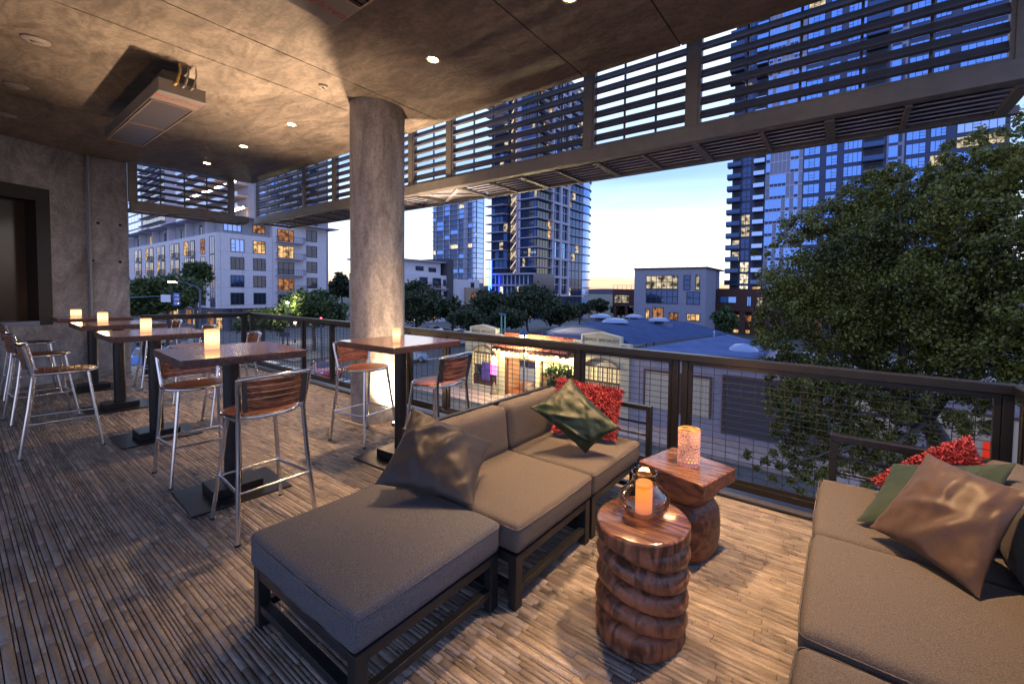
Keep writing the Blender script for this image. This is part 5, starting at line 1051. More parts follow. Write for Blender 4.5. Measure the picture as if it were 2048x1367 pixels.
# lettered parapets
LET = M('dark_lettering', (.04, .04, .06), .7); LET2 = M('faded_lettering', (.26, .24, .22), .8); MOULD = M('parapet_moulding', (.62, .58, .46), .8)
for nm, xa_, xb_, ya_, yb_, ysh in (('left', 931, 1005, 649, 668, 651), ('right', 1148, 1261, 664, 698, 672)):
    A_ = at(xa_, ya_+5, Y=YB-.06); B2 = at(xb_, ya_+18, Y=YB-.06); U0, U1 = A_[0], B2[0]; cu = (U0+U1)/2; hw = (U1-U0)/2
    zc = at((xa_+xb_)/2-4, ya_, Y=YB-.06)[2]; z_sh = zc-.22; z_sd = zc-.62; wi = hw*.68
    b = MB(); poly = [(U0, zw-.3), (U1, zw-.3), (U1, z_sd), (cu+wi, z_sd), (cu+wi, z_sh), (cu, zc), (cu-wi, z_sh), (cu-wi, z_sd), (U0, z_sd)]
    b.prism(poly, 'y', YB-.08, YB+.3, CREAM)
    for p0, p1 in (((cu-wi, z_sh), (cu, zc)), ((cu, zc), (cu+wi, z_sh)), ((U0, z_sd), (cu-wi, z_sd)), ((cu+wi, z_sd), (U1, z_sd))): b.bar((p0[0], YB-.1, p0[1]), (p1[0], YB-.1, p1[1]), .12, .09, MOULD)
    for xx in (cu-wi, cu+wi, U0+.06, U1-.06): b.box((xx-.05, YB-.13, zw-.3), (xx+.05, YB-.081, z_sd if abs(xx-cu) > wi*1.05 else z_sh), MOULD)
    o = b.build('sign_parapet', ws); 
    tx = text('SERVICE  SPECIALISTS', wi*2*.098*1.04, LET, .004); tx.parent = ws; tx.location = (cu-ws.location[0], YB-.088-ws.location[1], z_sh-.28-GZ); tx.rotation_euler = (R(90), 0, 0)
    tx = text('CO\u2014CORONADO\u2014CO' if False else '\u2014 CORONADO \u2014', wi*2*.075, LET2, .004); tx.parent = ws; tx.location = (cu-ws.location[0], YB-.088-ws.location[1], z_sh-.74-GZ); tx.rotation_euler = (R(90), 0, 0)
# vaulted roof behind
fr_ = [at(x, y, Y=YB+1.2) for x, y in ((1040, 690), (1085, 668), (1118, 656.5), (1150, 652), (1185, 654), (1225, 666), (1262, 690))]
bk_ = [at(x, y, D=47) for x, y in ((1165, 646), (1205, 640), (1245, 637), (1285, 636), (1330, 639), (1385, 646), (1457, 667))]
def interp(P, n=25):
    out = []
    for i in range(n): s = i/(n-1)*(len(P)-1); k = min(int(s), len(P)-2); f = s-k; p0, p1, p2, p3 = P[max(k-1, 0)], P[k], P[k+1], P[min(k+2, len(P)-1)]; out.append(.5*((2*p1)+(-p0+p2)*f+(2*p0-5*p1+4*p2-p3)*f*f+(-p0+3*p1-3*p2+p3)*f**3))
    return out
Fp, Bp = interp(fr_), interp(bk_); b = MB(); n_ = 25; vs = []
for s in range(9): t_ = s/8; vs += [Fp[i]*(1-t_)+Bp[i]*t_ for i in range(n_)]
b.add(vs, [(s*n_+i, s*n_+i+1, (s+1)*n_+i+1, (s+1)*n_+i) for s in range(8) for i in range(n_-1)], ROOFB)
vr = thing('vaulted_roof', 'blue vaulted warehouse roof behind the workshop', 'roof', (-16, 30, GZ)); b.build('roof', vr, 60)
b = MB(); vs = [tuple(p) for p in Fp]+[(p[0], p[1], GZ+1) for p in Fp]; b.add(vs, [(i, i+1, n_+i+1, n_+i) for i in range(n_-1)], M('gable_white', (.15, .17, .27), .9, spec=.1)); b.build('gable', vr); b = MB(); b.tube([tuple(p) for p in Fp], .09, ROOFB, 6); b.build('verge', vr)
lowz = -1.75; poly = [at(1262, 699, Z=lowz), at(1520, 716, Z=lowz), at(1540, 690, Z=lowz), at(1457, 668, Z=lowz+.3)]; b = MB(); b.add([tuple(p) for p in poly]+[(p[0], p[1], p[2]-.3) for p in poly], [(0, 1, 2, 3), (7, 6, 5, 4), (0, 4, 5, 1), (1, 5, 6, 2), (2, 6, 7, 3), (3, 7, 4, 0)], M('pale_blue_roof', (.075, .115, .25), .9, scale=.8, var=.25, spec=.15)); tag(b.build('flat_roof'), 'flat blue membrane roof between the vault and the lavender wall', 'roof')
for i, (x, y, w_, D_) in enumerate(((1201, 634, 22, 42), (1230, 644, 27, 33), (1268, 634, 18, 44), (1318, 641, 21, 38))):
    c_ = at(x, y, D=D_); s_ = w_*D_/831; o = thing('roof_skylight', ['domed skylight at the left of the vaulted roof', 'largest domed skylight, lowest on the vaulted roof', 'small far domed skylight at the middle of the vaulted roof', 'domed skylight at the right of the vaulted roof'][i], 'skylight', (c_[0], c_[1], c_[2]-s_*.9), group='domed skylights on the vaulted roof')
    b = MB(); b.lathe([(s_, 0), (s_*.92, s_*.12), (s_*.6, s_*.26), (.001, s_*.33)], M('pale_dome', (.22, .28, .44), .3), 20, c_); b.build('dome', o, 50); b = MB(); b.lathe([(s_*.45, -s_*.35), (s_*.45, 0)], FRAMEW, 12, c_); b.build('vent', o); b = MB(); b.box((c_[0]-s_*.8, c_[1]-s_*.6, c_[2]-s_*1.1), (c_[0]+s_*1.1, c_[1]+s_*.8, c_[2]-s_*.3), M('curb_navy', (.12, .15, .28), .7)); b.build('curb', o)
c_ = at(1487, 700, Z=lowz); b = MB(); 
b.lathe([(.85, 0), (.8, .12), (.5, .34), (.001, .42)], MATS['pale_dome'], 20, c_); tag(b.build('roof_skylight', smooth=50), 'low bubble skylight on the flat blue roof by the tree', 'skylight')
for i, (x, y, D_, lb) in enumerate(((1293, 692, 30, 'thin white vent pipe at the left of the dark blue roof'), (1308, 686, 33, 'second thin vent pipe on the dark blue roof'), (1428, 672, 38, 'short vent pipe by the right parapet of the blue roof'), (1226, 665, 33, 'forked white pipe in front of the lowest skylight'))):
    c_ = at(x, y, D=D_); o = thing('vent_pipe', lb, 'vent pipe', tuple(c_), group='vent pipes on the blue roofs'); b = MB(); b.lathe([(.05, -.5), (.05, .35)], FRAMEL, 8, c_); b.build('pipe', o, 50); b = MB(); b.lathe([(.10, .35), (.10, .42), (.001, .47)], FRAMEL, 8, c_); b.build('cowl', o, 50)
# lavender building
lv = thing('warehouse', 'lavender grey warehouse with rolled shutters along the street', 'warehouse', (XE+10, YB, GZ)); XL2 = at(2100, 800, Y=YB)[0]; zl = at(1270, 704, Y=YB)[2]
wallbox(lv, (XE+.02, YB+.05, GZ), (XL2, YB+9, zl-.25), LAV); wallbox(lv, (XE+.02, YB-.02, zl-.2499), (XL2, YB+.3, zl), M('coping_brown', (.12, .09, .10), .8), 'coping')
SHUT = M('ribbed_shutter', (.50, .42, .30), .7)
def shutter(x0, y0, x1, y1, mat, ribs='v', recess=.15):
    u0, u1, z0, z1 = RY(x0, y0, x1, y1); b = MB(); n_ = int((u1-u0)/.16) if ribs == 'v' else int((z1-z0)/.12)
    pbox(b, 'Y', YB, u0-.1, u1+.1, z1, z1+.12, -.02, .03, BRW); pbox(b, 'Y', YB, u0-.1, u0, z0, z1, -.02, .03, BRW); pbox(b, 'Y', YB, u1, u1+.1, z0, z1, -.02, .03, BRW)
    pbox(b, 'Y', YB, u0, u1, z0, z1, -.06, -.02, mat)
    for i in range(n_):
        if ribs == 'v': u = u0+(u1-u0)*i/n_; pbox(b, 'Y', YB, u+.02, u+(u1-u0)/n_-.05, z0, z1, -.02, .0, mat)
        else: z = z0+(z1-z0)*i/n_; pbox(b, 'Y', YB, u0, u1, z+.02, z+(z1-z0)/n_-.02, -.02, .0, mat)
    return b.build('shutter', lv)
shutter(1290, 744, 1344, 818, SHUT); shutter(1362, 754, 1419, 832, SHUT); shutter(1447, 764, 1640, 884, M('dark_shutter', (.055, .05, .06), .6), 'h'); shutter(1700, 800, 1790, 900, SHUT)
shutter(1860, 830, 2040, 960, SHUT)
zp_ = GZ
rs = at(1985, 905, Y=YB-1.5); b = MB(); b.box((rs[0]-.25, YB-1.6, rs[2]-.5), (rs[0]+.25, YB-1.45, rs[2]+.35), emis('red_lightbox', (1, .05, .02), .28)); o = b.build('sign_box'); 
b = MB(); b.box((rs[0]-.05, YB-1.55, GZ), (rs[0]+.05, YB-1.5, rs[2]-.75), FRAMEW); sb_ = thing('red_sign', 'red lit box sign on the far pavement behind the railing corner', 'sign', (rs[0], YB-1.5, GZ)); b.build('post', sb_); o.parent = sb_; o.location = (-rs[0], -(YB-1.5), -GZ); o.name = 'sign_face'
# ---------------------------------------------------------------- cars
def wheel(root, x, y, z, r, w=.2):
    b = MB(); n_ = 18
    def ring(rad, yy): return [(x+rad*math.cos(2*math.pi*j/n_), yy, z+rad*math.sin(2*math.pi*j/n_)) for j in range(n_)]
    prof = [(r*.62, y-w/2), (r*.93, y-w/2), (r, y-w*.3), (r, y+w*.3), (r*.93, y+w/2), (r*.62, y+w/2)]; vs = sum([ring(a, c) for a, c in prof], [])
    b.add(vs, [(i*n_+j, i*n_+(j+1) % n_, (i+1)*n_+(j+1) % n_, (i+1)*n_+j) for i in range(5) for j in range(n_)], M('tyre', (.02, .02, .02), .8)); t_ = b.build('tyre', root, 40, local=True)
    b = MB(); b.add(ring(r*.62, y-w*.35)+[(x, y-w*.4, z)]+ring(r*.62, y+w*.35)+[(x, y+w*.4, z)], [(j, (j+1) % n_, n_) for j in range(n_)]+[(n_+1+j, n_+1+(j+1) % n_, 2*n_+1) for j in range(n_)], M('alloy', (.55, .55, .58), .3, .9)); b.build('rim', root, local=True)
def car(px_, py_, rz, paint, label, coupe=False, L_=4.4, Wd=1.8, H_=1.42, pos=None, suv=False, lights=False):
    p = pos if pos is not None else at(px_, py_, Z=GZ); o = thing('parked_car', label, 'car', (p[0], p[1], GZ+.005), R(rz), group='cars on the streets below')
    pr_ = [(-.5, .30), (-.5, .58), (-.485, .66), (-.40, .68 if not coupe else .70), (-.30 if not suv else -.46, .70), (-.16, .99) if not suv else (-.40, 1.0), (.06, 1.0), (.22, .70), (.36, .64), (.47, .52), (.5, .40), (.49, .22), (-.48, .22)]
    xs = [(a*L_, c*H_) for a, c in pr_]; sec = [(-1, .90), (-.86, 1), (0, 1.0), (.86, 1), (1, .90)]; b = MB(); vs = []
    for s, sc in sec:
        for (x, z) in xs: hi = max(0, (z-.66*H_)/(.34*H_)); vs.append((x*(1-(.02 if abs(s) == 1 else 0)), s*Wd/2*(1-.20*hi), z*(1 if abs(s) < 1 or z < .6*H_ else .985)))
    n_ = len(xs); fs = [(i*n_+j, i*n_+(j+1) % n_, (i+1)*n_+(j+1) % n_, (i+1)*n_+j) for i in range(4) for j in range(n_)]+[tuple(range(n_)), tuple(4*n_+j for j in range(n_-1, -1, -1))]
    b.add(vs, fs, paint); body = b.build('body', o, 50, bevel=.04, seg=3, local=True)
    k0, k1 = (4, 7)
    b = MB(); gw = Wd/2*.86
    x4, x5, x6, x7_ = xs[4][0], xs[5][0], xs[6][0], xs[7][0]; zl_, zh = .72*H_, .955*H_
    for sgn in (-1, 1):
        b.add([(x4+.22, sgn*Wd/2*.972, zl_), (x7_-.28, sgn*Wd/2*.972, zl_), (x6-.02, sgn*Wd/2*.845, zh), (x5+.05, sgn*Wd/2*.845, zh)], [(0, 1, 2, 3)], GLASSD)
    e_ = .012; b.add([(x7_-.06+e_, -gw*.9, .735*H_+e_), (x7_-.06+e_, gw*.9, .735*H_+e_), (x6+.07+e_, gw*.8, .965*H_+e_), (x6+.07+e_, -gw*.8, .965*H_+e_)], [(0, 1, 2, 3)], GLASSD); b.add([(x4+.06-e_, -gw*.88, .745*H_+e_), (x4+.06-e_, gw*.88, .745*H_+e_), (x5-.06-e_, gw*.8, .96*H_+e_), (x5-.06-e_, -gw*.8, .96*H_+e_)], [(0, 1, 2, 3)], GLASSD); b.build('windows', o, local=True)
    for xx in (-.31*L_, .31*L_):
        for yy in (-Wd/2+.08, Wd/2-.08): wheel(o, xx, yy, .31, .31)
    for yy in (-Wd*.36, Wd*.36):
        b = MB(); b.lathe([(.001, .06), (.10, .04), (.13, 0)], emis('headlight_glow', (1, .9, .7), 3) if lights else M('headlight_lens', (.8, .82, .9), .1, .3), 12, (.455*L_, yy, .50*H_)); b.build('headlight', o, 50, local=True)
        b = MB(); b.box((-.505*L_, yy-.14, .50*H_), (-.49*L_, yy+.14, .58*H_), M('tail_lamp', (.5, .01, .01), .3, emit=(1, .03, .02), estr=.8)); b.build('tail_light', o, local=True)
    return o
cp = lambda n, c: M(n, c, .22, .3, coat=1.)
car(648, 752, -12, cp('red_paint', (.33, .012, .02)), 'small red coupe parked below the left railing', coupe=True, L_=4.2, H_=1.3)
car(1055, 778, -128, cp('silver_paint', (.5, .45, .4)), 'silver car inside the lit workshop garage', pos=np.array([(gu0+gu1)/2+.35, YB+3.4, GZ]), L_=4.4)
car(812, 724, 60, cp('pale_blue_paint', (.3, .42, .6)), 'pale blue car on the side street right of the column foot')
car(868, 668, 2, cp('navy_paint', (.02, .03, .08)), 'dark blue car parked far up the side street')
car(902, 668, 2, cp('black_paint', (.02, .02, .025)), 'black car parked far up the side street, next to the truck')
car(924, 690, 85, cp('steel_paint', (.12, .2, .35)), 'steel blue pickup standing beside the workshop corner', suv=True, H_=1.8, L_=5)
car(400, 700, 10, cp('grey_paint', (.2, .2, .22)), 'grey car waiting behind the second bar table')
car(300, 690, 4, cp('white_paint', (.6, .6, .62)), 'white car on the far street behind the farthest tables', suv=True, H_=1.7)
car(455, 715, -8, cp('charcoal_paint', (.05, .05, .06)), 'charcoal car seen between the stools below the left railing')
car(745, 700, 80, cp('bronze_paint', (.2, .14, .09)), 'bronze car on the side street behind the column')
car(330, 745, 20, cp('sky_blue_paint', (.12, .3, .75)), 'bright blue van below the left railing', suv=True, L_=5.2, H_=2.2, Wd=2.1)
# ---------------------------------------------------------------- street furniture
def lamp_post(px_, py_, top, label, head='globe', e=0, col=(1, .8, .5), D=None):
    p = at(px_, py_, Z=GZ+.13) if D is None else at(px_, py_, D=D); p = np.array([p[0], p[1], GZ+.13]); dd = np.linalg.norm(p[:2]); tp = at(px_, top, D=float((p-EYE)@fw)); h = tp[2]-p[2]
    o = thing('street_lamp', label, 'street lamp', tuple(p)); b = MB(); b.lathe([(.16, 0), (.13, .35), (.06, .5), (.05, h*.95), (.09, h)], POLE, 12, p); b.build('pole', o, 50)
    b = MB(); g_ = emis('lamp_glow_'+head, col, 9)
    if head == 'globe': b.lathe([(.001, -.02), (.18, .1), (.22, .25), (.16, .42), (.001, .5)], g_, 14, tp); b.build('lamp_globe', o, 60)
    else:
        b.lathe([(.30, .0), (.26, .18), (.08, .32), (.001, .42)], POLE, 14, tp); b.build('lamp_shade', o, 50); b = MB(); b.lathe([(.001, -.2), (.2, -.16), (.24, 0)], g_, 14, tp); b.build('lamp_bulb', o, 50)
    if e:
        l = bpy.data.lights.new('street_light', 'POINT'); l.energy = e; l.color = col; l.shadow_soft_size = .2; k = bpy.data.objects.new('street_light', l); C.objects.link(k); k.location = (tp[0], tp[1], tp[2]-.35)
    return p, tp
lamp_post(1047, 812, 669, 'black ornamental street lamp glowing in front of the workshop garage', 'shade', 650, (1, .78, .45))
lamp_post(590, 685, 647, 'small globe lamp post on the far corner left of the red coupe', 'globe', 250, (1, .85, .6))
# wall washing lamps under the awning
for i, u in enumerate((gu0+.3, gu1+.2, gu1b-.6)):
    b = MB(); b.lathe([(.001, -.05), (.06, -.04), (.07, .0), (.03, .06)], emis('awning_bulb', (1, .85, .5), 10), 10, (u, YB-.7, aw_z0-.2)); tag(b.build('awning_lamp'), 'small lamp under the tile awning %s' % ('above the left garage edge', 'between garage and shopfront', 'above the right end of the shopfront')[i], 'lamp')
    l = bpy.data.lights.new('awning_light', 'POINT'); l.energy = 260; l.color = (1, .80, .38); l.shadow_soft_size = .08; k = bpy.data.objects.new('awning_light', l); C.objects.link(k); k.location = (u, YB-.75, aw_z0-.32)
l = bpy.data.lights.new('garage_light', 'POINT'); l.energy = 260; l.color = (1, .62, .34); l.shadow_soft_size = .3; k = bpy.data.objects.new('garage_light', l); C.objects.link(k); k.location = ((gu0+gu1)/2, YB+3, gz1+.3)
b = MB(); b.box(((gu0+gu1)/2-.8, YB+2.9, gz1+.48), ((gu0+gu1)/2+.8, YB+3.1, gz1+.56), emis('tube_lamp', (1, .8, .55), 5)); tag(b.build('tube_lamp'), 'tube lamp on the ceiling of the workshop garage', 'lamp')
# signal mast with arm at left, and signal on pole
DM = 34.; base = at(240, 640, D=DM); o = thing('traffic_signal', 'signal mast arm with blue backed light and white sign by the pier', 'traffic signal', (base[0], base[1], GZ)); b = MB(); e1 = at(356, 592, D=DM); b.tube([at(246, 640, D=DM)*[1, 1, 0]+[0, 0, GZ], at(246, 597, D=DM), at(256, 595.5, D=DM), at(300, 593, D=DM), e1], [.1, .08, .06, .05, .035], POLE, 8); b.build('mast', o, 50)
def pl(x0, y0, x1, y1, D_, mat, name, root, th=.05):
    a, c_ = at(x0, y0, D=D_), at(x1, y1, D=D_); d0 = np.array([c_[0]-a[0], c_[1]-a[1]]); L_ = np.linalg.norm(d0); b = MB(); m_ = (a+c_)/2; hh = abs(a[2]-c_[2])/2
    b.bar((a[0], a[1], m_[2]), (c_[0], c_[1], m_[2]), th, hh*2, mat); return b.build(name, root)
pl(322, 589, 341, 604, DM-.1, M('sign_white', (.7, .7, .78), .5), 'street_sign', o); pl(346.5, 585.5, 360, 611, DM-.1, M('signal_blue', (.03, .12, .5), .5), 'signal_backplate', o)
b = MB()
for yy in (590, 598, 606): b.lathe([(.12, -.1), (.12, .1)], M('signal_lens', (.35, .38, .5), .3), 10, at(353, yy, D=DM-.35))
b.build('signal_head', o)
o = thing('traffic_signal', 'signal head on a post in front of the lit green street tree', 'traffic signal', tuple(at(566, 700, D=44)*[1, 1, 0]+[0, 0, GZ])); b = MB(); p0 = at(566, 690, Z=GZ); D8 = float((p0-EYE)@fw); b.tube([p0, at(566, 588, D=D8)], .09, POLE, 8); b.build('pole', o, 50); pl(556, 645, 564, 664, D8-.2, POLE, 'signal_head', o, .3); pl(560, 664, 577, 673, D8-.2, DARKW, 'signal_head', o, .3)
o = thing('sign_post', 'tall blue post standing on the kerb above the red coupe', 'post', tuple(at(644, 722, Z=GZ))); b = MB(); p0 = at(644, 722, Z=GZ); D9 = float((p0-EYE)@fw); b.tube([p0, at(642, 638, D=D9)], .10, POLE, 8); b.build('pole', o, 50); b = MB(); b.lathe([(.001, -.1), (.12, 0), (.001, .1)], emis('red_beacon', (1, .06, .1), 5), 8, at(642, 636, D=D9)); b.build('beacon', o)
o = thing('street_lamp', 'cobra head street lamp over the trees near the pier', 'street lamp', tuple(at(400, 690, D=48)*[1, 1, 0]+[0, 0, GZ])); b = MB(); b.tube([at(400, 690, D=48)*[1, 1, 0]+[0, 0, GZ], at(400, 579, D=48), at(392, 573, D=48), at(370, 565, D=48), at(352, 563, D=48)], [.12, .1, .08, .06, .06], POLE, 8); b.build('pole', o, 50); pl(338, 562, 352, 565.5, 48, emis('sodium', (1, .62, .3), 5), 'lamp_head', o, .3)
for i, (x, y0, y1, lb) in enumerate(((1003, 655, 626, 'left green tinted twin lamp above the workshop parapets'), (1010, 660, 627, 'right green tinted twin lamp above the workshop parapets'), (1180, 625, 614, 'distant double lamp over the blue vault'))):
    D_ = 62 if i < 2 else 95; o = thing('street_lamp', lb, 'street lamp', tuple(at(x, y0, D=D_)*[1, 1, 0]+[0, 0, GZ])); b = MB(); b.tube([at(x, y0, D=D_)*[1, 1, 0]+[0, 0, GZ], at(x, y1+2, D=D_)], .12, M('green_lit_pole', (.25, .5, .4), .5), 8); b.build('pole', o, 50); pl(x-5, y1, x+2, y1+3, D_, M('lamp_head_blue', (.1, .16, .3), .4), 'lamp_head', o, .5)
gb = at(944, 768, Z=GZ+.13); b = MB(); b.box((gb[0]-1.0, gb[1]-.4, GZ+.14), (gb[0]-.2, gb[1]+.4, GZ+1.35), M('green_box', (.02, .12, .05), .5)); tag(b.build('utility_box', bevel=.03), 'green utility box on the pavement beside the workshop corner', 'utility box')
# ---------------------------------------------------------------- trees
def crown(clusters, n_leaf, size, mat, root, flat=.75, clump=18, jit=.18):
    tot = sum(c[3]*c[4]*c[5] for c in clusters); Ps = []
    for (x, y, z, a, b_, c_) in clusters:
        n_ = max(20, int(n_leaf*(a*b_*c_)/tot)); nc = max(4, n_//clump); d = rng.normal(size=(nc, 3)); d /= np.linalg.norm(d, axis=1)[:, None]; rad = rng.uniform(.45, 1.0, (nc, 1))**.6
        cc = np.array([x, y, z])+d*rad*np.array([a, b_, c_]); idx = rng.integers(0, nc, n_); s_ = (a+b_+c_)/3*jit; Ps.append(cc[idx]+rng.normal(size=(n_, 3))*s_*np.array([1, 1, flat]))
    P_ = np.concatenate(Ps); n_ = len(P_); a = rng.normal(size=(n_, 3)); a /= np.linalg.norm(a, axis=1)[:, None]; b_ = rng.normal(size=(n_, 3)); b_ -= (b_*a).sum(1)[:, None]*a; b_ /= np.linalg.norm(b_, axis=1)[:, None]
    s_ = size*rng.uniform(.6, 1.3, (n_, 1)); a *= s_; b_ *= s_*.55
    V_ = np.stack([P_-a, P_+b_*1.0-a*.1, P_+a, P_-b_*1.0-a*.1], 1).reshape(-1, 3); F_ = np.arange(4*n_).reshape(-1, 4); return rawmesh('crown', V_, F_, mat, root)
def limb(b, p, q_, r0_, r1_, k=5, wob=.06):
    p = np.array(p, float); q_ = np.array(q_, float); L_ = np.linalg.norm(q_-p); pts = []
    for i in range(k+1): t_ = i/k; w = rng.normal(size=3)*L_*wob*(0 if i in (0, k) else 1); pts.append(tuple(p+(q_-p)*t_+w))
    b.tube(pts, [r0_+(r1_-r0_)*i/k for i in range(k+1)], BARK, 8)
def street_tree(cx, cy, rx, ry, base_y, D, label, n_=5000, mat=None, size=.22, group='street trees'):
    c_ = at(cx, cy, D=D); g_ = np.array([c_[0], c_[1], GZ]); s_ = D/831; RX, RZ = rx*s_, ry*s_
    o = thing('street_tree', label, 'tree', tuple(g_), group=group); b = MB(); z0 = c_[2]-RZ*.55; limb(b, g_, (c_[0], c_[1], z0), .22, .16, 4, .02)
    for i in range(6): a = i*1.05+rng.random(); limb(b, (c_[0], c_[1], z0-.3), (c_[0]+math.cos(a)*RX*.6, c_[1]+math.sin(a)*RX*.6, c_[2]+RZ*rng.uniform(-.1, .5)), .10, .03)
    b.build('trunk', o, 60)
    cl = [(c_[0]+math.cos(a)*RX*.45*rng.uniform(.7, 1.2), c_[1]+math.sin(a)*RX*.45, c_[2]+RZ*rng.uniform(-.45, .4), RX*.55, RX*.55, RZ*.5) for a in np.linspace(0, 5.6, 7)]+[(c_[0], c_[1], c_[2]+RZ*.35, RX*.5, RX*.5, RZ*.55)]
    crown(cl, n_, size, mat or LEAF_D, o); return o
street_tree(335, 592, 62, 45, 690, 52, 'wide street tree behind the signal arm, left of the white block', 9000, LEAF_M, .24)
street_tree(285, 605, 45, 35, 690, 50, 'street tree beside the concrete pier at far left', 6000, LEAF_M, .24)
street_tree(395, 545, 26, 28, 690, 60, 'taller tree against the left face of the white block', 3000, LEAF_M, .24)
street_tree(525, 640, 48, 24, 690, 47, 'low street tree in front of the white block corner', 6000, LEAF_M, .22)
street_tree(627, 615, 62, 42, 703, 50, 'rounded street tree with a yellow lit side above the red coupe', 9000, LEAF_M, .24)
street_tree(683, 572, 22, 32, 690, 105, 'dark tree in the gap between white block and column', 3500, LEAF_D, .4)
street_tree(832, 605, 55, 50, 700, 62, 'large dark tree just right of the column', 9000, LEAF_D, .26)
street_tree(905, 625, 34, 36, 700, 66, 'medium dark tree in front of the low white building', 5000, LEAF_D, .26)
street_tree(975, 615, 48, 42, 700, 72, 'dark tree rising behind the left lettered parapet', 7000, LEAF_D, .3)
street_tree(1055, 610, 60, 46, 700, 76, 'broad dark tree behind the blue vault', 9000, LEAF_D, .3)
street_tree(1120, 630, 42, 28, 700, 84, 'low dark tree before the pale colonnade base', 5000, LEAF_D, .3)
street_tree(935, 640, 40, 22, 700, 60, 'low dark tree filling the gap left of the lettered parapets', 5000, LEAF_D, .26)
street_tree(1010, 635, 45, 24, 700, 66, 'low dark tree behind the green tinted lamps', 5000, LEAF_D, .26)
street_tree(1160, 622, 28, 18, 700, 92, 'small dark tree at the right foot of the central tower', 3000, LEAF_D, .34)
street_tree(1195, 612, 24, 16, 700, 100, 'small far tree right of the central tower', 2500, LEAF_D, .36)
street_tree(1242, 618, 22, 14, 700, 95, 'small far tree before the left brick wing', 2500, LEAF_D, .36)
street_tree(1452, 640, 28, 30, 700, 62, 'young tree in front of the right brick wing', 4000, LEAF_M, .26)
for i, (x, y, D_, e_) in enumerate(((583, 610, 47, 260), )):
    l = bpy.data.lights.new('tree_lamp', 'POINT'); l.energy = 700; l.color = (1, .85, .4); l.shadow_soft_size = .3; k = bpy.data.objects.new('tree_lamp', l); C.objects.link(k); k.location = at(575, 605, D=46)
    b = MB(); pt = at(575, 605, D=46); b.lathe([(.001, -.15), (.18, 0), (.001, .15)], emis('lamp_glow_t', (1, .85, .5), 6), 10, pt); lo = thing('street_lamp', 'street lamp lighting the rounded tree yellow green', 'street lamp', (pt[0], pt[1], GZ)); b.build('lamp_bulb', lo); b = MB(); b.tube([(pt[0], pt[1], GZ), pt-[0, 0, .15]], .08, POLE, 8); b.build('pole', lo)
sh = at(1108, 762, Z=GZ+.6); o = thing('potted_shrub', 'leafy shrub by the shopfront of the workshop', 'shrub', (sh[0], YB-.9, GZ+.13)); cz = at(1112, 757, Y=YB-.9); crown([(cz[0], YB-.9, cz[2], .8, .5, .9), (cz[0]+.7, YB-.9, cz[2]+.3, .5, .4, .6)], 1600, .11, LEAF_M, o); b = MB(); b.lathe([(.25, GZ+.13), (.35, GZ+.7)], M('clay_pot', (.25, .12, .08), .8), 14, (cz[0], YB-.9, 0)); b.build('pot', o)
# the big foreground tree at right
bt_ = thing('big_tree', 'big leafy tree filling the right side beyond the railing', 'tree', tuple(at(1905, 900, D=7.5)*[1, 1, 0]+[0, 0, GZ]))
b = MB(); T0 = at(1930, 960, D=8.2); Tg = np.array([T0[0]+1.2, T0[1]-.2, GZ])
pts = [Tg, T0, at(1855, 842, D=8.30), at(1778, 765, D=8.59), at(1738, 735, D=8.78), at(1690, 690, D=8.97)]; b.tube([tuple(p) for p in pts], [.26, .2, .17, .14, .10, .07], BARK, 10)
limb(b, pts[4], at(1640, 700, D=8.88), .055, .03, 6); limb(b, at(1640, 700, D=8.88), at(1560, 640, D=8.78), .03, .012, 6); limb(b, pts[5], at(1660, 590, D=9.07), .06, .02, 6); limb(b, pts[5], at(1600, 540, D=9.26), .05, .015, 7); limb(b, pts[4], at(1745, 640, D=8.69), .05, .02, 6); limb(b, at(1745, 640, D=8.69), at(1740, 520, D=8.88), .03, .012)
limb(b, pts[3], at(1830, 620, D=8.01), .09, .05, 6); limb(b, at(1830, 620, D=8.01), at(1800, 420, D=8.11), .05, .02, 7); limb(b, at(1830, 620, D=8.01), at(1960, 430, D=7.14), .05, .02, 7); limb(b, pts[2], at(1930, 700, D=7.33), .08, .04); limb(b, at(1930, 700, D=7.33), at(2060, 480, D=6.56), .05, .02)
limb(b, pts[2], at(1700, 830, D=7.91), .05, .02, 7); limb(b, at(1880, 860, D=8.01), at(1650, 905, D=7.33), .05, .015, 8, .03); limb(b, at(1650, 905, D=7.33), at(1520, 930, D=6.95), .02, .008, 6, .03); limb(b, pts[1], at(1720, 960, D=7.53), .05, .02, 6)
b.build('trunk', bt_, 60)
CL = []
def cl(x, y, rx, ry, D): c_ = at(x, y, D=D); s_ = D/831; CL.append((c_[0], c_[1], c_[2], rx*s_, rx*s_, ry*s_))
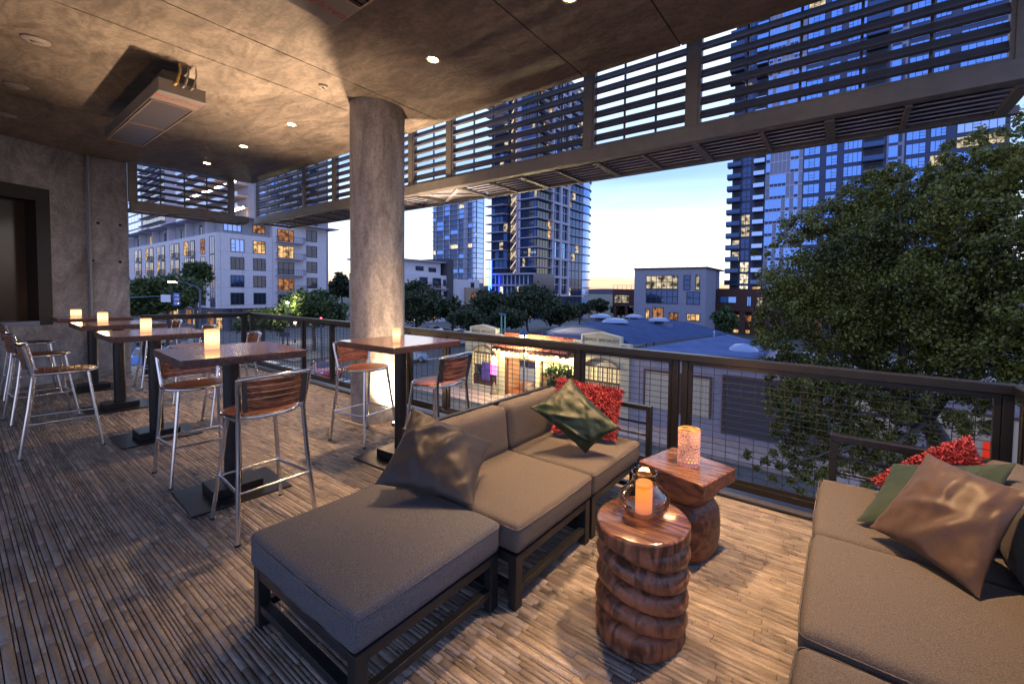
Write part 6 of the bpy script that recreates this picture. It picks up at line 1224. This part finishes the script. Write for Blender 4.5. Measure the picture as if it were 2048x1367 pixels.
for a in ((1620, 560, 85, 60, 9.4), (1560, 640, 55, 50, 9.2), (1560, 700, 50, 45, 9.0), (1680, 650, 90, 70, 9.2), (1740, 560, 85, 80, 9.4), (1600, 460, 50, 35, 10.2), (1660, 440, 60, 40, 10.2), (1745, 460, 75, 70, 9.8), (1750, 380, 60, 40, 9.8), (1815, 380, 55, 45, 9.2), (1830, 470, 80, 75, 8.6), (1830, 600, 90, 80, 8.4), (1800, 700, 85, 55, 8.6), (1920, 560, 95, 90, 7.6), (1930, 680, 90, 70, 7.6), (1920, 420, 80, 70, 7.6), (1900, 330, 50, 40, 8), (1990, 350, 60, 60, 7.2), (2030, 480, 80, 90, 6.8), (2040, 620, 80, 80, 6.8), (2080, 330, 60, 60, 6.8), (1600, 740, 60, 35, 8.8), (1590, 820, 50, 55, 8.2), (1660, 790, 60, 45, 8.4), (1640, 870, 60, 50, 8.0), (1740, 880, 60, 45, 8.0), (1720, 800, 50, 40, 8.3), (1800, 830, 60, 45, 8.3), (1850, 900, 50, 40, 8.0), (1700, 960, 60, 40, 7.8), (1580, 960, 45, 35, 7.4), (1520, 910, 32, 30, 7.2), (1560, 900, 35, 30, 7.3), (1920, 800, 60, 50, 7.6), (1990, 770, 60, 50, 7.2), (1530, 500, 28, 16, 10.2), (2010, 280, 60, 50, 7.4), (1950, 360, 60, 60, 7.6), (1860, 400, 60, 50, 8.4), (2040, 400, 70, 80, 6.9), (1700, 520, 70, 60, 9.4), (1880, 620, 90, 90, 8), (1980, 540, 90, 90, 7.3), (1760, 640, 80, 70, 8.9), (2080, 700, 80, 80, 6.8), (1980, 690, 80, 70, 7.2), (1800, 340, 34, 26, 9.2), (1660, 600, 80, 60, 9.3), (1590, 600, 60, 50, 9.2), (1640, 760, 60, 40, 8.6), (1700, 760, 60, 40, 8.7), (1760, 780, 60, 40, 8.5), (1600, 790, 45, 40, 8.2), (1680, 860, 55, 45, 8.1), (1620, 920, 50, 40, 7.7), (1780, 900, 55, 45, 7.9), (1860, 760, 60, 45, 8.0), (1950, 840, 50, 40, 7.5), (1560, 770, 34, 30, 8.6), (1590, 870, 40, 40, 7.9)): cl(*a)
o = crown(CL, 235000, .036, LEAF_N, bt_, clump=75, jit=.12)
flush_panes()
